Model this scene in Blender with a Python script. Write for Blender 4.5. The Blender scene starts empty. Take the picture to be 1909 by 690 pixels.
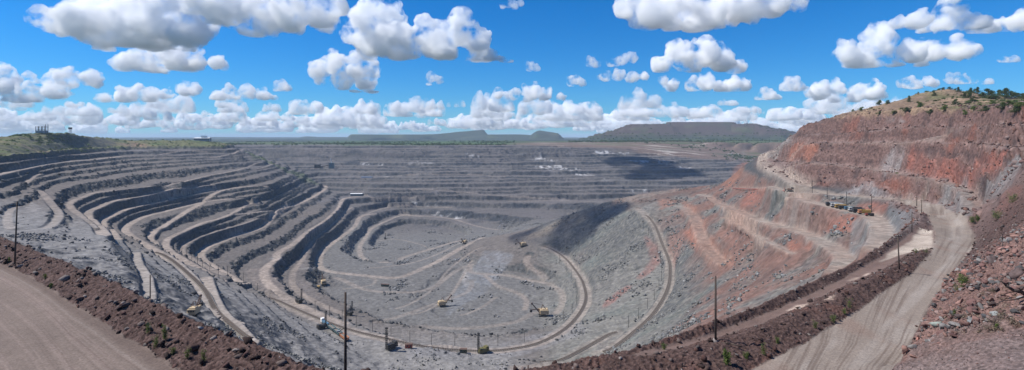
import bpy, bmesh, math, random
import numpy as np
from mathutils import Vector, Matrix, noise as mnoise

R = math.radians
random.seed(7)
rng = np.random.default_rng(11)
sc = bpy.context.scene
col = sc.collection

# ------------------------------------------------------------------ camera, sky, sun, exposure
# world frame: the camera's eye is the origin, +Y looks into the pit, heights are metres relative to the eye
F, U0, V0 = 955.0, 954.5, 255.0          # focal length, centre column and horizon row in the photograph's pixels
cam_d = bpy.data.cameras.new('camera'); cam = bpy.data.objects.new('camera', cam_d); col.objects.link(cam)
cam_d.sensor_width = 36.0; cam_d.lens = 36.0 * F / 1909.0
cam_d.shift_y = -(345.0 - V0) / 1909.0
cam_d.clip_start = 0.3; cam_d.clip_end = 200000.0
cam.location = (0, 0, 0); cam.rotation_euler = (R(90), 0, 0)
sc.camera = cam

SUN_EL, SUN_AZ = 51.0, -88.0             # azimuth measured from +Y towards +X
wd = bpy.data.worlds.new('World'); sc.world = wd; wd.use_nodes = True
nt = wd.node_tree; nt.nodes.clear()
wo = nt.nodes.new('ShaderNodeOutputWorld'); bg = nt.nodes.new('ShaderNodeBackground'); sky = nt.nodes.new('ShaderNodeTexSky')
sky.sky_type = 'NISHITA'; sky.sun_disc = False
sky.sun_elevation = R(SUN_EL); sky.sun_rotation = R(SUN_AZ)
sky.altitude = 100; sky.air_density = 1.0; sky.dust_density = 0.0; sky.ozone_density = 4.0
mx = nt.nodes.new('ShaderNodeMix'); mx.data_type = 'RGBA'; mx.blend_type = 'MULTIPLY'; mx.inputs[0].default_value = 1.0
mx.inputs[7].default_value = (.34, .69, 1.07, 1)              # clear washed air: deeper blue than the model's default
nt.links.new(sky.outputs[0], mx.inputs[6])
hs = nt.nodes.new('ShaderNodeHueSaturation'); hs.inputs['Saturation'].default_value = 1.10; hs.inputs['Value'].default_value = 1.0
nt.links.new(mx.outputs[2], hs.inputs['Color']); nt.links.new(hs.outputs[0], bg.inputs['Color'])
bg.inputs['Strength'].default_value = 0.092
nt.links.new(bg.outputs[0], wo.inputs['Surface'])
sun_d = bpy.data.lights.new('sun', 'SUN'); sun = bpy.data.objects.new('sun', sun_d); col.objects.link(sun)
sun_d.energy = 5.0; sun_d.angle = R(0.5); sun_d.color = (1.0, 0.96, 0.89)
sd = Vector((math.sin(R(SUN_AZ)) * math.cos(R(SUN_EL)), math.cos(R(SUN_AZ)) * math.cos(R(SUN_EL)), math.sin(R(SUN_EL))))
sun.rotation_euler = sd.to_track_quat('Z', 'Y').to_euler()
sun.location = (0, 0, 500)
vs = sc.view_settings; vs.view_transform = 'Standard'; vs.look = 'None'; vs.gamma = 1.0; vs.use_curve_mapping = False
vs.exposure = 0.33
cy = sc.cycles
cy.max_bounces = 56; cy.diffuse_bounces = 3; cy.glossy_bounces = 2; cy.transmission_bounces = 4; cy.volume_bounces = 48
cy.transparent_max_bounces = 16
cy.use_denoising = True
try:
    cy.denoiser = 'OPENIMAGEDENOISE'; cy.denoising_prefilter = 'ACCURATE'
except Exception:
    pass

# ------------------------------------------------------------------ helpers
def tag(o, label=None, cat=None, group=None, kind=None):
    if label: o['label'] = label
    if cat: o['category'] = cat
    if group: o['group'] = group
    if kind: o['kind'] = kind
    return o

def sm(a, b, x):
    t = np.clip((x - a) / (b - a), 0, 1)
    return t * t * (3 - 2 * t)

_A = np.arange(256) * (2 * math.pi / 256); _GX = np.cos(_A).astype(np.float32); _GY = np.sin(_A).astype(np.float32)
def _hash(ix, iy, seed):
    h = ix * np.uint32(374761393) + iy * np.uint32(668265263) + np.uint32((seed * 97 + 13) * 2246822519 % 4294967296)
    h ^= h >> np.uint32(13)
    h *= np.uint32(1274126177)
    return (h >> np.uint32(24)).astype(np.intp)

def vnoise(x, y, seed=0):                      # gradient noise, about -1..1
    xf = np.floor(x); yf = np.floor(y)
    fx = (x - xf).astype(np.float32); fy = (y - yf).astype(np.float32)
    xi = xf.astype(np.int64).astype(np.uint32); yi = yf.astype(np.int64).astype(np.uint32)
    ux = fx * fx * fx * (fx * (fx * 6 - 15) + 10); uy = fy * fy * fy * (fy * (fy * 6 - 15) + 10)
    def g(dx, dy):
        h = _hash(xi + np.uint32(dx), yi + np.uint32(dy), seed)
        return _GX[h] * (fx - dx) + _GY[h] * (fy - dy)
    n0 = g(0, 0); n1 = g(1, 0); n2 = g(0, 1); n3 = g(1, 1)
    a = n0 + ux * (n1 - n0); b = n2 + ux * (n3 - n2)
    return (a + uy * (b - a)) * 1.5

def fbm(x, y, octs=4, seed=0, ridged=False, gain=.5):
    s = 0; a = 1.0; t = 0
    for k in range(octs):
        n = vnoise(x * 2 ** k + 17.3 * k, y * 2 ** k - 9.1 * k, seed + k)
        s = s + a * ((1 - 2 * np.abs(n)) if ridged else n); t += a; a *= gain
    return s / t

def catmull(P, n=24):
    P = np.array(P, float)
    if len(P) < 3:
        t = np.linspace(0, 1, n * 2)[:, None]
        return P[0] * (1 - t) + P[-1] * t
    Q = np.vstack([2 * P[0] - P[1], P, 2 * P[-1] - P[-2]])
    out = []
    for i in range(1, len(Q) - 2):
        a, b, c, d = Q[i - 1], Q[i], Q[i + 1], Q[i + 2]
        t = np.linspace(0, 1, n, endpoint=False)[:, None]
        out.append(.5 * ((2 * b) + (c - a) * t + (2 * a - 5 * b + 4 * c - d) * t ** 2 + (3 * b - a - 3 * c + d) * t ** 3))
    out.append(P[-1:])
    return np.vstack(out)

# ------------------------------------------------------------------ terrain: survey lines -> height field
# a survey line is a list of (u, v, z): bearing column, row below the horizon and height; its distance follows from them
LINES = []                                      # arrays of (u, log distance, z)
def L(z, *pts):                                 # contour at one height
    LINES.append(np.array([(u, math.log(F * z / (V0 - v)), z) for u, v in pts]))
def LZ(*pts):                                   # line with its own height at each point
    LINES.append(np.array([(u, math.log(F * z / (V0 - v)), z) for u, v, z in pts]))
def LY(*pts):                                   # line with its own distance at each point
    LINES.append(np.array([(u, math.log(y), (V0 - v) * y / F) for u, v, y in pts]))
def LW(*pts):                                   # line with distance and height
    LINES.append(np.array([(u, math.log(y), z) for u, y, z in pts]))
LEV = sorted([-62.5, -86, -110, -136, -163.5, -51] + [-300, -262, -233, -220, -203, -188, -172, -155, -142, -130, -116, -104, -92, -80, -68, -57, -45, -35, -25, -8, 400])
# bowl: each contour from the crest of the far spur round the west end and along the near slope
L(-45, (-150, 352), (-60, 337), (0, 325), (58, 312), (116, 302), (174, 297), (232, 291), (300, 288.5), (380, 287), (450, 286))
L(-57, (-150, 385), (-60, 370), (0, 354), (50, 336), (120, 320), (250, 305), (350, 299), (430, 295), (465, 292))
L(-68, (-100, 450), (0, 425), (45, 395), (75, 368), (110, 345), (170, 335), (250, 322), (340, 313), (420, 305), (480, 301))
L(-80, (262, 556), (245, 530), (210, 465), (168, 411), (148, 399), (132, 388), (130, 379), (139, 373), (157, 367), (180, 359), (260, 350), (333, 341), (385, 328), (443, 317))
L(-92, (350, 593), (335, 570), (290, 520), (230, 465), (183, 422), (171, 411), (164, 401), (168, 393), (186, 385), (217, 373), (260, 367), (298, 360), (370, 347), (400, 343), (440, 335), (500, 322), (525, 314))
L(-104, (410, 616), (390, 585), (330, 530), (270, 480), (223, 446), (209, 434), (190, 420), (191, 411), (212, 401), (240, 389), (298, 376), (342, 367), (379, 359), (423, 352), (443, 350), (501, 344), (525, 335), (548, 325))
L(-116, (455, 633), (430, 590), (370, 530), (300, 478), (255, 449), (238, 437), (233, 427), (240, 418), (269, 404), (313, 393), (356, 382), (391, 375), (472, 367), (530, 345), (560, 331))
L(-130, (512, 655), (460, 578), (400, 525), (340, 485), (310, 460), (312, 446), (324, 440), (350, 428), (405, 409), (455, 385), (500, 372), (545, 355), (578, 338))
L(-142, (560, 672), (490, 575), (430, 530), (370, 493), (340, 470), (344, 457), (370, 443), (414, 428), (457, 417), (500, 397), (560, 362), (592, 343))
L(-155, (625, 683), (590, 650), (520, 580), (450, 530), (395, 498), (372, 478), (385, 462), (411, 451), (440, 439), (492, 421), (510, 410), (550, 382), (576, 371), (597, 359), (608, 350))
L(-172, (740, 686), (650, 640), (570, 600), (500, 555), (460, 528), (455, 510), (480, 490), (518, 472), (547, 455), (576, 431), (608, 411), (631, 388), (640, 371))
L(-174, (860, 684), (760, 655), (640, 612), (560, 575), (508, 535), (493, 510), (500, 493))
LZ((1014, 455, -172), (1049, 478, -182), (1072, 502, -187), (1089, 531, -188))
L(-188, (1089, 531), (1092, 565), (1061, 606), (1012, 637), (960, 650), (850, 645), (740, 622), (650, 592), (590, 565), (550, 540), (544, 515), (565, 481), (579, 452), (620, 417), (655, 382))
L(-203, (779, 505), (741, 518), (700, 516), (626, 508), (600, 501), (595, 487), (602, 469), (626, 449), (660, 423), (672, 404), (712, 389), (765, 385), (840, 388), (930, 393), (1000, 390))
L(-203, (875, 490), (878, 507), (904, 512), (942, 513), (985, 522), (1020, 528), (1043, 542), (1049, 562), (1037, 590), (1000, 617))
L(-203, (600, 535), (650, 560), (720, 590), (800, 612), (900, 622))
L(-209, (680, 545), (760, 560), (830, 530), (860, 505))
L(-208, (830, 580), (900, 590), (960, 590), (1011, 583), (982, 560), (930, 552), (880, 540))
L(-220, (843, 409), (785, 404), (750, 402), (727, 409), (692, 427), (681, 444), (672, 473), (683, 485), (727, 488), (756, 479), (814, 461), (860, 447), (900, 432), (886, 419))
L(-233, (715, 440), (705, 463), (760, 467), (830, 454), (855, 441), (820, 426), (750, 421), (715, 440))
L(-233, (740, 445), (800, 445))
# ridge (dump ramp) climbing from the pit floor to the red wall
LZ((790, 508, -203), (826, 482, -201), (866, 459, -197), (901, 444, -190), (960, 433, -176), (1014, 417, -158), (1050, 404, -140), (1120, 379, -112), (1200, 361, -94), (1290, 349, -82), (1350, 344, -76))
LW((901, 1080, -212), (960, 1080, -206), (1050, 1040, -190), (1120, 1000, -180), (1200, 970, -168), (1290, 1000, -150), (1350, 1020, -135), (1400, 1010, -110))
LW((960, 1250, -214), (1050, 1300, -206), (1200, 1330, -196), (1350, 1400, -170))
# far wall
def FW(z, *pts): L(z, *pts)
FW(-188, (720, 378), (800, 375), (900, 376), (1000, 376), (1120, 373), (1200, 371))
FW(-171, (660, 364), (690, 366), (760, 364), (900, 362), (1050, 360), (1200, 359), (1300, 357))
FW(-155, (640, 351), (760, 352), (900, 350), (1050, 348), (1200, 347), (1350, 344))
FW(-142, (620, 340), (760, 341), (900, 340), (1100, 337), (1250, 335), (1380, 331))
FW(-130, (590, 330), (760, 331), (950, 329), (1150, 326), (1300, 324), (1400, 320))
FW(-116, (560, 319), (800, 319), (1000, 318), (1200, 315), (1400, 311))
FW(-104, (530, 310), (800, 311), (1000, 309), (1200, 307), (1420, 302))
FW(-92, (510, 302), (800, 302.5), (1000, 301.5), (1200, 299), (1430, 294))
FW(-80, (490, 295), (800, 295), (1000, 294.5), (1200, 292), (1440, 287))
FW(-68, (475, 288.5), (800, 289), (1000, 288), (1200, 285.5), (1450, 281))
FW(-57, (465, 283), (800, 283.5), (1000, 283), (1200, 280), (1460, 276))
FW(-45, (455, 277), (800, 277), (1000, 276.5), (1200, 274), (1480, 270))
FW(-34, (450, 271), (800, 271), (1000, 270), (1200, 267.5), (1500, 265))
LW((450, 2300, -34), (700, 2300, -34), (1000, 2400, -32), (1200, 2500, -26), (1500, 2400, -24), (2060, 2300, -20))
LW((-150, 3000, -34), (700, 3000, -34), (1000, 3000, -26), (1200, 3000, -18), (1500, 3000, -22), (2060, 3000, -20))
# spur crest and the plateau on the west side
LY((440, 277, 1480), (489, 299, 1440), (525, 314, 1492), (560, 331, 1462), (592, 343, 1545), (612, 350.5, 1560), (642, 370, 1440))
LY((-150, 298, 560), (-100, 295, 610), (0, 290, 700), (100, 281, 930), (165, 277, 1120), (232, 275, 1330), (300, 272, 1385), (380, 270, 1440), (440, 277, 1480))
LY((-150, 274, 640), (0, 270, 790), (100, 268, 980), (165, 266, 1180))
LY((-150, 256, 800), (0, 257, 880), (40, 254, 940), (62, 249.5, 1000), (100, 247.5, 1020), (135, 250, 1090), (170, 256, 1240), (210, 259, 1390), (260, 263, 1440), (340, 262, 1500), (400, 264, 1600), (435, 271, 1640))
LW((-150, 1100, -14), (0, 1150, -14), (100, 1300, -12), (200, 1650, -16), (350, 1900, -25), (420, 2000, -32))
LW((-150, 2200, -30), (350, 2300, -34))
# east slope between the ridge and the near rim
E_LINE = ((1187, 385, -105), (1205, 403, -112), (1222, 423, -122), (1234, 455, -135), (1245, 481, -146), (1249, 502, -152), (1244, 540, -160), (1217, 586, -168), (1176, 624, -174), (1134, 655, -178), (1085, 680, -180))
LZ(*E_LINE)
F_LINE = ((1262, 374, -96), (1266, 379, -98), (1295, 408, -104), (1306, 440, -112), (1329, 475, -120), (1350, 495, -125))
LZ(*F_LINE)
H_LINE = ((1330, 380, -91), (1347, 398, -90), (1382, 422, -88), (1414, 440, -85), (1451, 460, -81), (1490, 478, -77))
LZ(*H_LINE)
LZ((1355, 430, -104), (1400, 468, -104), (1420, 500, -106))
LZ((1300, 530, -134), (1270, 590, -144), (1230, 625, -150))
LZ((1400, 530, -104), (1350, 570, -110), (1310, 600, -116))
LZ((1460, 500, -86), (1500, 505, -78), (1470, 540, -82), (1430, 560, -88))
G_LINE = ((1305, 357, -84), (1344, 382, -83), (1376, 393, -81), (1434, 417, -77), (1492, 431, -72), (1535, 452, -68), (1564, 469, -66), (1575, 487, -65), (1558, 507, -64), (1530, 522, -63))
LZ(*G_LINE)
LZ((1380, 375, -74), (1434, 396, -72), (1500, 419, -68), (1560, 437, -64.5), (1600, 455, -62), (1612, 475, -60))
J_LINE = ((1467, 361, -50), (1501, 373, -53), (1560, 388, -52), (1587, 393, -51.5), (1622, 402, -51), (1642, 417, -49), (1646, 440, -48), (1636, 466, -47), (1615, 482, -46))
LZ(*J_LINE)
LZ((1467, 366, -51.5), (1501, 379, -53), (1560, 394.5, -52), (1600, 404, -51.5), (1625, 418, -50), (1630, 440, -49))
LZ((1560, 380, -51), (1600, 387, -50), (1640, 400, -48.5), (1662, 415, -47), (1668, 440, -44))
K_LINE = ((1480, 357, -48), (1500, 359, -48), (1602, 366, -45), (1662, 371, -42), (1709, 379, -40), (1747, 391, -37), (1770, 414, -34), (1776, 446, -31))
LZ(*K_LINE)
LZ((1500, 362.5, -49), (1602, 370, -45.3), (1662, 379, -42.3), (1700, 391, -38.5), (1722, 405, -36))
I_LINE = ((1500, 352, -46), (1475, 335, -42), (1446, 318, -37.6), (1420, 301, -31), (1425, 289, -24.6), (1446, 280, -18))
LZ(*I_LINE)
LY((1350, 345, 815), (1366, 333, 790), (1382, 312, 770), (1402, 300, 745), (1420, 287, 715), (1446, 277, 690), (1470, 258, 640), (1490, 238, 590))
LW((1382, 900, -95), (1420, 900, -75), (1460, 860, -50), (1500, 850, -25))
LW((1400, 1300, -140), (1450, 1250, -115), (1550, 1250, -90), (1700, 1250, -60))
LZ((1318, 347, -79), (1400, 350, -62), (1445, 352, -49))
# the red benches on the east
TOE = ((1500, 350, 455), (1550, 357, 425), (1600, 363, 390), (1650, 367, 352), (1700, 372, 318), (1760, 379, 275), (1800, 385, 245), (1835, 395, 205))
BL3 = ((1446, 300, 640), (1470, 301.5, 560), (1500, 303, 490), (1550, 307, 458), (1600, 313.5, 425), (1650, 320, 385), (1700, 328, 345), (1750, 336, 302), (1800, 357, 258), (1815, 376, 225))
BL2 = ((1452, 271, 640), (1500, 268, 530), (1550, 266.5, 492), (1600, 265.5, 456), (1700, 266, 378), (1800, 268, 302), (1909, 279, 208), (2060, 279, 165))
BL1 = ((1475, 255, 620), (1500, 252, 552), (1550, 250.5, 510), (1600, 247.5, 474), (1700, 239, 396), (1800, 237, 326), (1909, 234, 238), (2060, 234, 190))
TOP = ((1488, 239, 588), (1500, 235, 575), (1550, 222, 540), (1600, 213, 505), (1700, 206, 428), (1800, 203, 352), (1909, 200, 264), (2060, 196, 217))
def shift(P, dY, dz):
    LINES.append(np.array([(u, math.log(y + dY), (V0 - v) * y / F + dz) for u, v, y in P]))
LY(*TOE)
for P, d in ((BL3, 13), (BL2, 12), (BL1, 13)):
    LY(*P); shift(P, d, .6)
LY(*TOP); shift(TOP, 8, 1.0)
LY((1560, 214, 600), (1610, 204, 600), (1650, 195, 590), (1700, 179, 575), (1740, 171, 565), (1770, 168, 560), (1810, 171, 550), (1850, 180, 540), (1909, 184, 520), (2060, 184, 470))
LY((1700, 199, 470), (1750, 194, 450), (1800, 194, 420), (1909, 192, 340), (2060, 190, 280))
LW((1560, 760, 8), (1700, 800, 10), (1800, 800, 10), (2060, 760, 10))
# spoil below the wall at the east edge and the bank beside the road
LY((1909, 690, 44), (1909, 620, 52), (1909, 560, 61), (1909, 500, 74), (1909, 440, 98), (1909, 400, 132), (1909, 350, 161), (1909, 300, 191))
LY((2060, 690, 40), (2060, 500, 60), (2060, 400, 100), (2060, 300, 150))
LY((1850, 400, 165), (1862, 370, 182), (1868, 340, 205))
LZ((1664, 690, -28.2), (1700, 640, -28), (1740, 560, -28.5), (1790, 490, -29.5), (1818, 450, -30.5), (1822, 420, -32))
LY((1720, 690, 53), (1750, 648, 56.5), (1775, 600, 66), (1800, 560, 75), (1835, 500, 92), (1856, 460, 112), (1862, 425, 140))
LY((1800, 690, 48), (1830, 640, 52))
# near roads, rubble berms, the mound the eye stands on
LZ((1400, 690, -28), (1500, 640, -28), (1600, 580, -28.2), (1700, 510, -28.7), (1738, 470, -29.2), (1745, 440, -30), (1735, 410, -33))
LZ((1530, 690, -28.1), (1620, 620, -28.1), (1700, 560, -28.5), (1760, 480, -29.5))
LZ((1040, 690, -26.9), (1200, 667, -26.7), (1330, 640, -26.8), (1450, 603, -27), (1560, 556, -27.2), (1650, 508, -27.5), (1722, 471, -28.4))
LZ((1230, 652, -27.5), (1330, 627, -28.25), (1450, 586, -28.6), (1600, 515, -29), (1700, 455, -30), (1722, 425, -31.5))
LZ((1240, 644, -27.5), (1330, 621, -28.2), (1450, 575, -28.7), (1560, 525, -29), (1640, 480, -29.3), (1700, 435, -30.2))
RCREST = ((980, 690, -26.6), (1100, 667, -26.8), (1200, 645, -27.0), (1330, 600, -27.5), (1400, 575, -27.7), (1560, 505, -28.2), (1640, 462, -28.6), (1700, 420, -30.0), (1722, 400, -32.8))
LCREST = ((-150, 385, -22.5), (0, 440, -22.5), (100, 480, -22.5), (200, 520, -22.6), (300, 570, -22.8), (400, 615, -23), (470, 640, -23.2), (560, 675, -23.5), (640, 694, -23.8), (800, 708, -25), (900, 703, -25.8), (980, 690, -26.3))
for P in (RCREST, LCREST):
    LZ(*P)
    for k, (f, dz) in enumerate(((1.12, 4.), (1.45, 9.), (1.9, 10.))):
        q = [(u, math.log(F * z / (V0 - v) * f), -(v - V0) / F * (F * z / (V0 - v) * f) - dz) for u, v, z in P if not (P is RCREST and u > (1600, 1560, 1500)[k])]
        LINES.append(np.array(q))
LZ((-150, 430, -25), (0, 490, -25), (60, 518, -25), (130, 565, -25), (220, 620, -25), (330, 690, -25), (420, 745, -25))
LZ((-150, 690, -24.8), (0, 690, -24.8), (150, 700, -25))
LZ((-150, 560, -24.8), (100, 620, -24.9))
LW((-150, 42, -24.8), (700, 42, -24.6), (1300, 44, -25.4), (1640, 48, -27.5))
LW((-150, 30, -20), (700, 30, -19.5), (1500, 30, -19.5), (1750, 32, -18), (2060, 32, -15.5))
LW((1400, 56, -28), (1560, 56, -28))
LW((620, 205, -112), (900, 205, -115), (1200, 200, -104))
LW((640, 330, -158), (760, 350, -172), (900, 370, -179), (1050, 360, -173), (1130, 340, -160))

US0, US1, S0, S1 = -160.0, 2070.0, math.log(28.0), math.log(3050.0)
def solve():
    z = None
    for step in (40, 20, 10, 5):
        ds = step / F * 1.0
        nc = int((US1 - US0) / step) + 2; nr = int((S1 - S0) / ds) + 2
        acc = np.zeros((nr, nc)); w = np.zeros((nr, nc))
        for P in LINES:
            Q = catmull(P, 160)
            i = np.clip(((Q[:, 1] - S0) / ds).round().astype(int), 0, nr - 1); j = np.clip(((Q[:, 0] - US0) / step).round().astype(int), 0, nc - 1)
            ok = (Q[:, 1] > S0 - ds) & (Q[:, 1] < S1 + ds) & (Q[:, 0] > US0 - step) & (Q[:, 0] < US1 + step)
            np.add.at(acc, (i[ok], j[ok]), Q[ok, 2]); np.add.at(w, (i[ok], j[ok]), 1)
        con = w > 0; val = np.where(con, acc / np.maximum(w, 1), 0)
        if z is None:
            z = np.full((nr, nc), -60.0)
        else:
            z = resample(z, pr, np.arange(nr) * ds, np.arange(nc) * step)
        z[con] = val[con]
        for it in range(500 if step > 5 else 260):
            p = np.pad(z, 1, mode='edge')
            n = (p[:-2, 1:-1] + p[2:, 1:-1] + p[1:-1, :-2] + p[1:-1, 2:]) * .25
            n[con] = val[con]; z = n
        pr = (ds, step)
    return z, pr

def resample(z, pr, s, u):                       # s, u measured from the grid's origin (1-D each)
    i = np.clip(s / pr[0], 0, z.shape[0] - 1.001); j = np.clip(u / pr[1], 0, z.shape[1] - 1.001)
    i0 = i.astype(int); j0 = j.astype(int); a = (i - i0)[:, None]; b = (j - j0)[None, :]
    return ((z[np.ix_(i0, j0)] * (1 - b) + z[np.ix_(i0, j0 + 1)] * b) * (1 - a) + (z[np.ix_(i0 + 1, j0)] * (1 - b) + z[np.ix_(i0 + 1, j0 + 1)] * b) * a)

Z0, PR = solve()
# fine grid: columns are bearings, rows are distances; the grid is finer near the pit than outside
DU, DS = 1.9, 0.0026
cu = np.concatenate([np.arange(-1500, -160, 60.), np.arange(-160, 2070, DU), np.arange(2070, 3400, 60.)])
S_A, S_B = math.log(38.0), math.log(2600.0)
cs = np.concatenate([np.linspace(math.log(1.5), S_A, 70, endpoint=False), np.arange(S_A, S_B, DS), np.arange(S_B, math.log(45000.0), .012)])
NC, NR = len(cu), len(cs)
JC0 = int(np.searchsorted(cu, -160.)); JR0 = int(np.searchsorted(cs, S_A))
Ycol = np.exp(cs)[:, None]
Y = np.broadcast_to(Ycol, (NR, NC)); X = (cu[None, :] - U0) / F * Ycol
base = resample(Z0, PR, np.clip(cs, S0, S1) - S0, np.clip(cu, US0, US1) - US0)
def blur(a, n=1):
    for _ in range(n):
        p = np.pad(a, 1, mode='edge'); a = (p[:-2, 1:-1] + p[2:, 1:-1] + p[1:-1, :-2] + p[1:-1, 2:] + 2 * p[1:-1, 1:-1]) / 6
    return a
base = blur(base, 2)
# the mound under the eye
near = Ycol < 30.0
zm = np.interp(Ycol[:, 0], [1.5, 3, 10, 20, 30], [-2.0, -2.1, -7.0, -13.0, -19.0])[:, None]
tt = np.clip((Ycol - 18) / 12, 0, 1)
base = np.where(near, zm * (1 - tt) + base * tt, base)
# the country beyond the pit
UU = np.broadcast_to(cu[None, :], (NR, NC))
far = -34 + 10 * sm(700, 1300, UU) + 6 * fbm(X / 900, Y / 900, 3, 5)
n1 = fbm(X / 500, Y / 500, 4, 21)
def mesa(u0, u1, y0, y1, h, eu, ey, wob=1.0):
    uu = UU + 25 * wob * n1
    yy = Y * (1 + .03 * wob * n1)
    return h * sm(u0 - eu, u0 + eu, uu) * (1 - sm(u1 - eu, u1 + eu, uu)) * sm(y0 * (1 - ey), y0 * (1 + ey), yy) * (1 - sm(y1 * .95, y1 * 1.05, yy))
far = far + mesa(652, 905, 6000, 9000, 62, 5, .02, .2) + mesa(860, 1010, 5600, 8500, 58, 60, .05) + mesa(995, 1045, 5000, 7000, 64, 8, .03, .3)
far = far + mesa(565, 655, 7600, 9500, 26, 10, .02, .3) + mesa(380, 590, 9000, 14000, 18, 20, .03) + mesa(-200, 420, 9000, 14000, 10, 60, .03)
far = far + mesa(1110, 1480, 3300, 6500, 62, 40, .06) + mesa(1165, 1430, 3500, 6000, 52, 25, .035) + mesa(1245, 1372, 3650, 5600, 20, 8, .02, .4)
far = far + mesa(1430, 1600, 3400, 5600, 26, 40, .05)
dump = sm(3000, 3300, Y) * sm(1000, 1090, UU)
fq_ = (far + 30 + 4 * n1 + 3 * fbm(X / 160, Y / 160, 3, 23)) / 17.0; fr_ = fq_ - np.floor(fq_)
far = far * (1 - dump) + dump * ((np.floor(fq_) + sm(.45, .8, fr_)) * 17.0 - 30 + 2 * fbm(X / 60, Y / 60, 3, 27))
kf = sm(2350, 2700, Y) * np.where((UU > 1600), 1, 1)
base = base * (1 - kf) + far * kf

def vis_row(zf):                                 # photo row of every grid point
    return V0 - F * zf / Y
def hit(u, v, zf=None):
    """first ground point seen along bearing u at row v"""
    zf = base if zf is None else zf
    j = int(np.clip(np.searchsorted(cu, u), 1, NC - 1))
    a = (u - cu[j - 1]) / (cu[j] - cu[j - 1])
    zc = zf[:, j - 1] * (1 - a) + zf[:, j] * a
    vr = V0 - F * zc / np.exp(cs)
    k0 = int(np.searchsorted(cs, math.log(36.)))
    k = k0 + int(np.argmax(vr[k0:] <= v))
    if k <= k0: k = k0 + 1
    t = (vr[k - 1] - v) / max(vr[k - 1] - vr[k], 1e-6); t = min(max(t, 0), 1)
    s = cs[k - 1] + t * (cs[k] - cs[k - 1]); yy = math.exp(s)
    return (u - U0) / F * yy, yy, zc[k - 1] + t * (zc[k] - zc[k - 1])
def zat(x, y, zf):
    s = math.log(max(y, 1.6)); u = U0 + F * x / y
    i = int(np.clip(np.searchsorted(cs, s), 1, NR - 1)); j = int(np.clip(np.searchsorted(cu, u), 1, NC - 1))
    a = np.clip((s - cs[i - 1]) / (cs[i] - cs[i - 1]), 0, 1); b = np.clip((u - cu[j - 1]) / (cu[j] - cu[j - 1]), 0, 1)
    return float((zf[i - 1, j - 1] * (1 - b) + zf[i - 1, j] * b) * (1 - a) + (zf[i, j - 1] * (1 - b) + zf[i, j] * b) * a)

# ------------------------------------------------------------------ benches, roads and rock relief
S_ = np.broadcast_to(cs[:, None], (NR, NC))
lowY = sm(140, 260, Y)
east = sm(985, 1060, UU) * (1 - sm(1080, 1250, Y)) + sm(1330, 1420, UU) * sm(1080, 1250, Y) * 0
T = lowY * np.clip(1 - east, 0, 1) * (1 - sm(2050, 2300, Y)) * (1 - .93 * (1 - sm(360, 540, Y))) * (1 - .65 * (1 - sm(-203, -197, base)) * sm(740, 820, UU) * (1 - sm(950, 1050, Y)))
T *= 1 - sm(-26, -23, base)
T *= 1 - sm(830, 880, UU) * (1 - sm(1080, 1120, UU)) * sm(740, 800, Y) * (1 - sm(1090, 1130, Y)) * sm(-203, -196, base)
def grab(x0, s):                                  # cheap world noise
    return fbm(X / x0, Y / x0, 4, s)
nA = grab(160, 1); nB = grab(45, 9); nC = grab(14, 33)
lev = np.array(LEV, float)
nD = grab(6, 41)
zn = base + T * (2.2 * nA + 2.2 * nB + 1.6 * nC + .9 * nD)
zn = np.where(Y > 1250, zn + T * (4.2 * fbm(X / 220, Y / 70, 5, 77) + 2.0 * fbm(X / 50, Y / 40, 4, 79)), zn)
ii = np.clip(np.searchsorted(lev, zn) - 1, 0, len(lev) - 2)
a = lev[ii]; b = lev[ii + 1]; t = (zn - a) / (b - a)
t2 = np.where(t < .36, t * .2, np.where(t > .64, 1 - (1 - t) * .2, .072 + (t - .36) / .28 * (1 - .144)))
FACE = T * sm(.32, .40, t) * (1 - sm(.60, .68, t))
terr = a + t2 * (b - a)
zz = base + T * (terr - zn) + T * .25 * (zn - base)

rid = fbm(X / 22, Y / 22, 4, 51, True); rid2 = fbm(X / 7, Y / 7, 3, 61, True)
zz += FACE * (4.2 * (rid - .45) + 2.2 * (rid2 - .45) + 1.5 * nC) + T * (1 - FACE) * (.35 * (rid2 - .45) + .5 * nC) * sm(300, 500, Y)
pit = sm(130, 230, Y) * (1 - sm(2300, 2600, Y))
low = (1 - sm(-198, -190, base)) * pit * (1 - sm(1350, 1500, Y))
lq = (zz + 1.2 * nB + 1.4 * nA + .5 * nC) / 3.2; lf = lq - np.floor(lq)
zz = zz + low * 3.2 * (.22 * lf + .78 * sm(.62, .86, lf) - lf)
zz += pit * (.8 * nB + .35 * nC + .1 * rid2)
# rough dumped slopes on the east side of the pit and below the near rim
gully = fbm(X / 40 + .6 * nA, Y / 22, 4, 71, True)
EAST = pit * east * (1 - sm(-52, -44, base))
zz += EAST * (1.5 * (gully - .4) + .7 * (rid - .4) + .3 * (rid2 - .4))
NEARS = pit * (1 - sm(300, 460, Y)) * (1 - east)
zz += NEARS * (3.4 * (fbm(X / 30 + .5 * nB, Y / 55, 4, 73, True) - .42) + 1.0 * (rid - .4) + 1.6 * nB)
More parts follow.
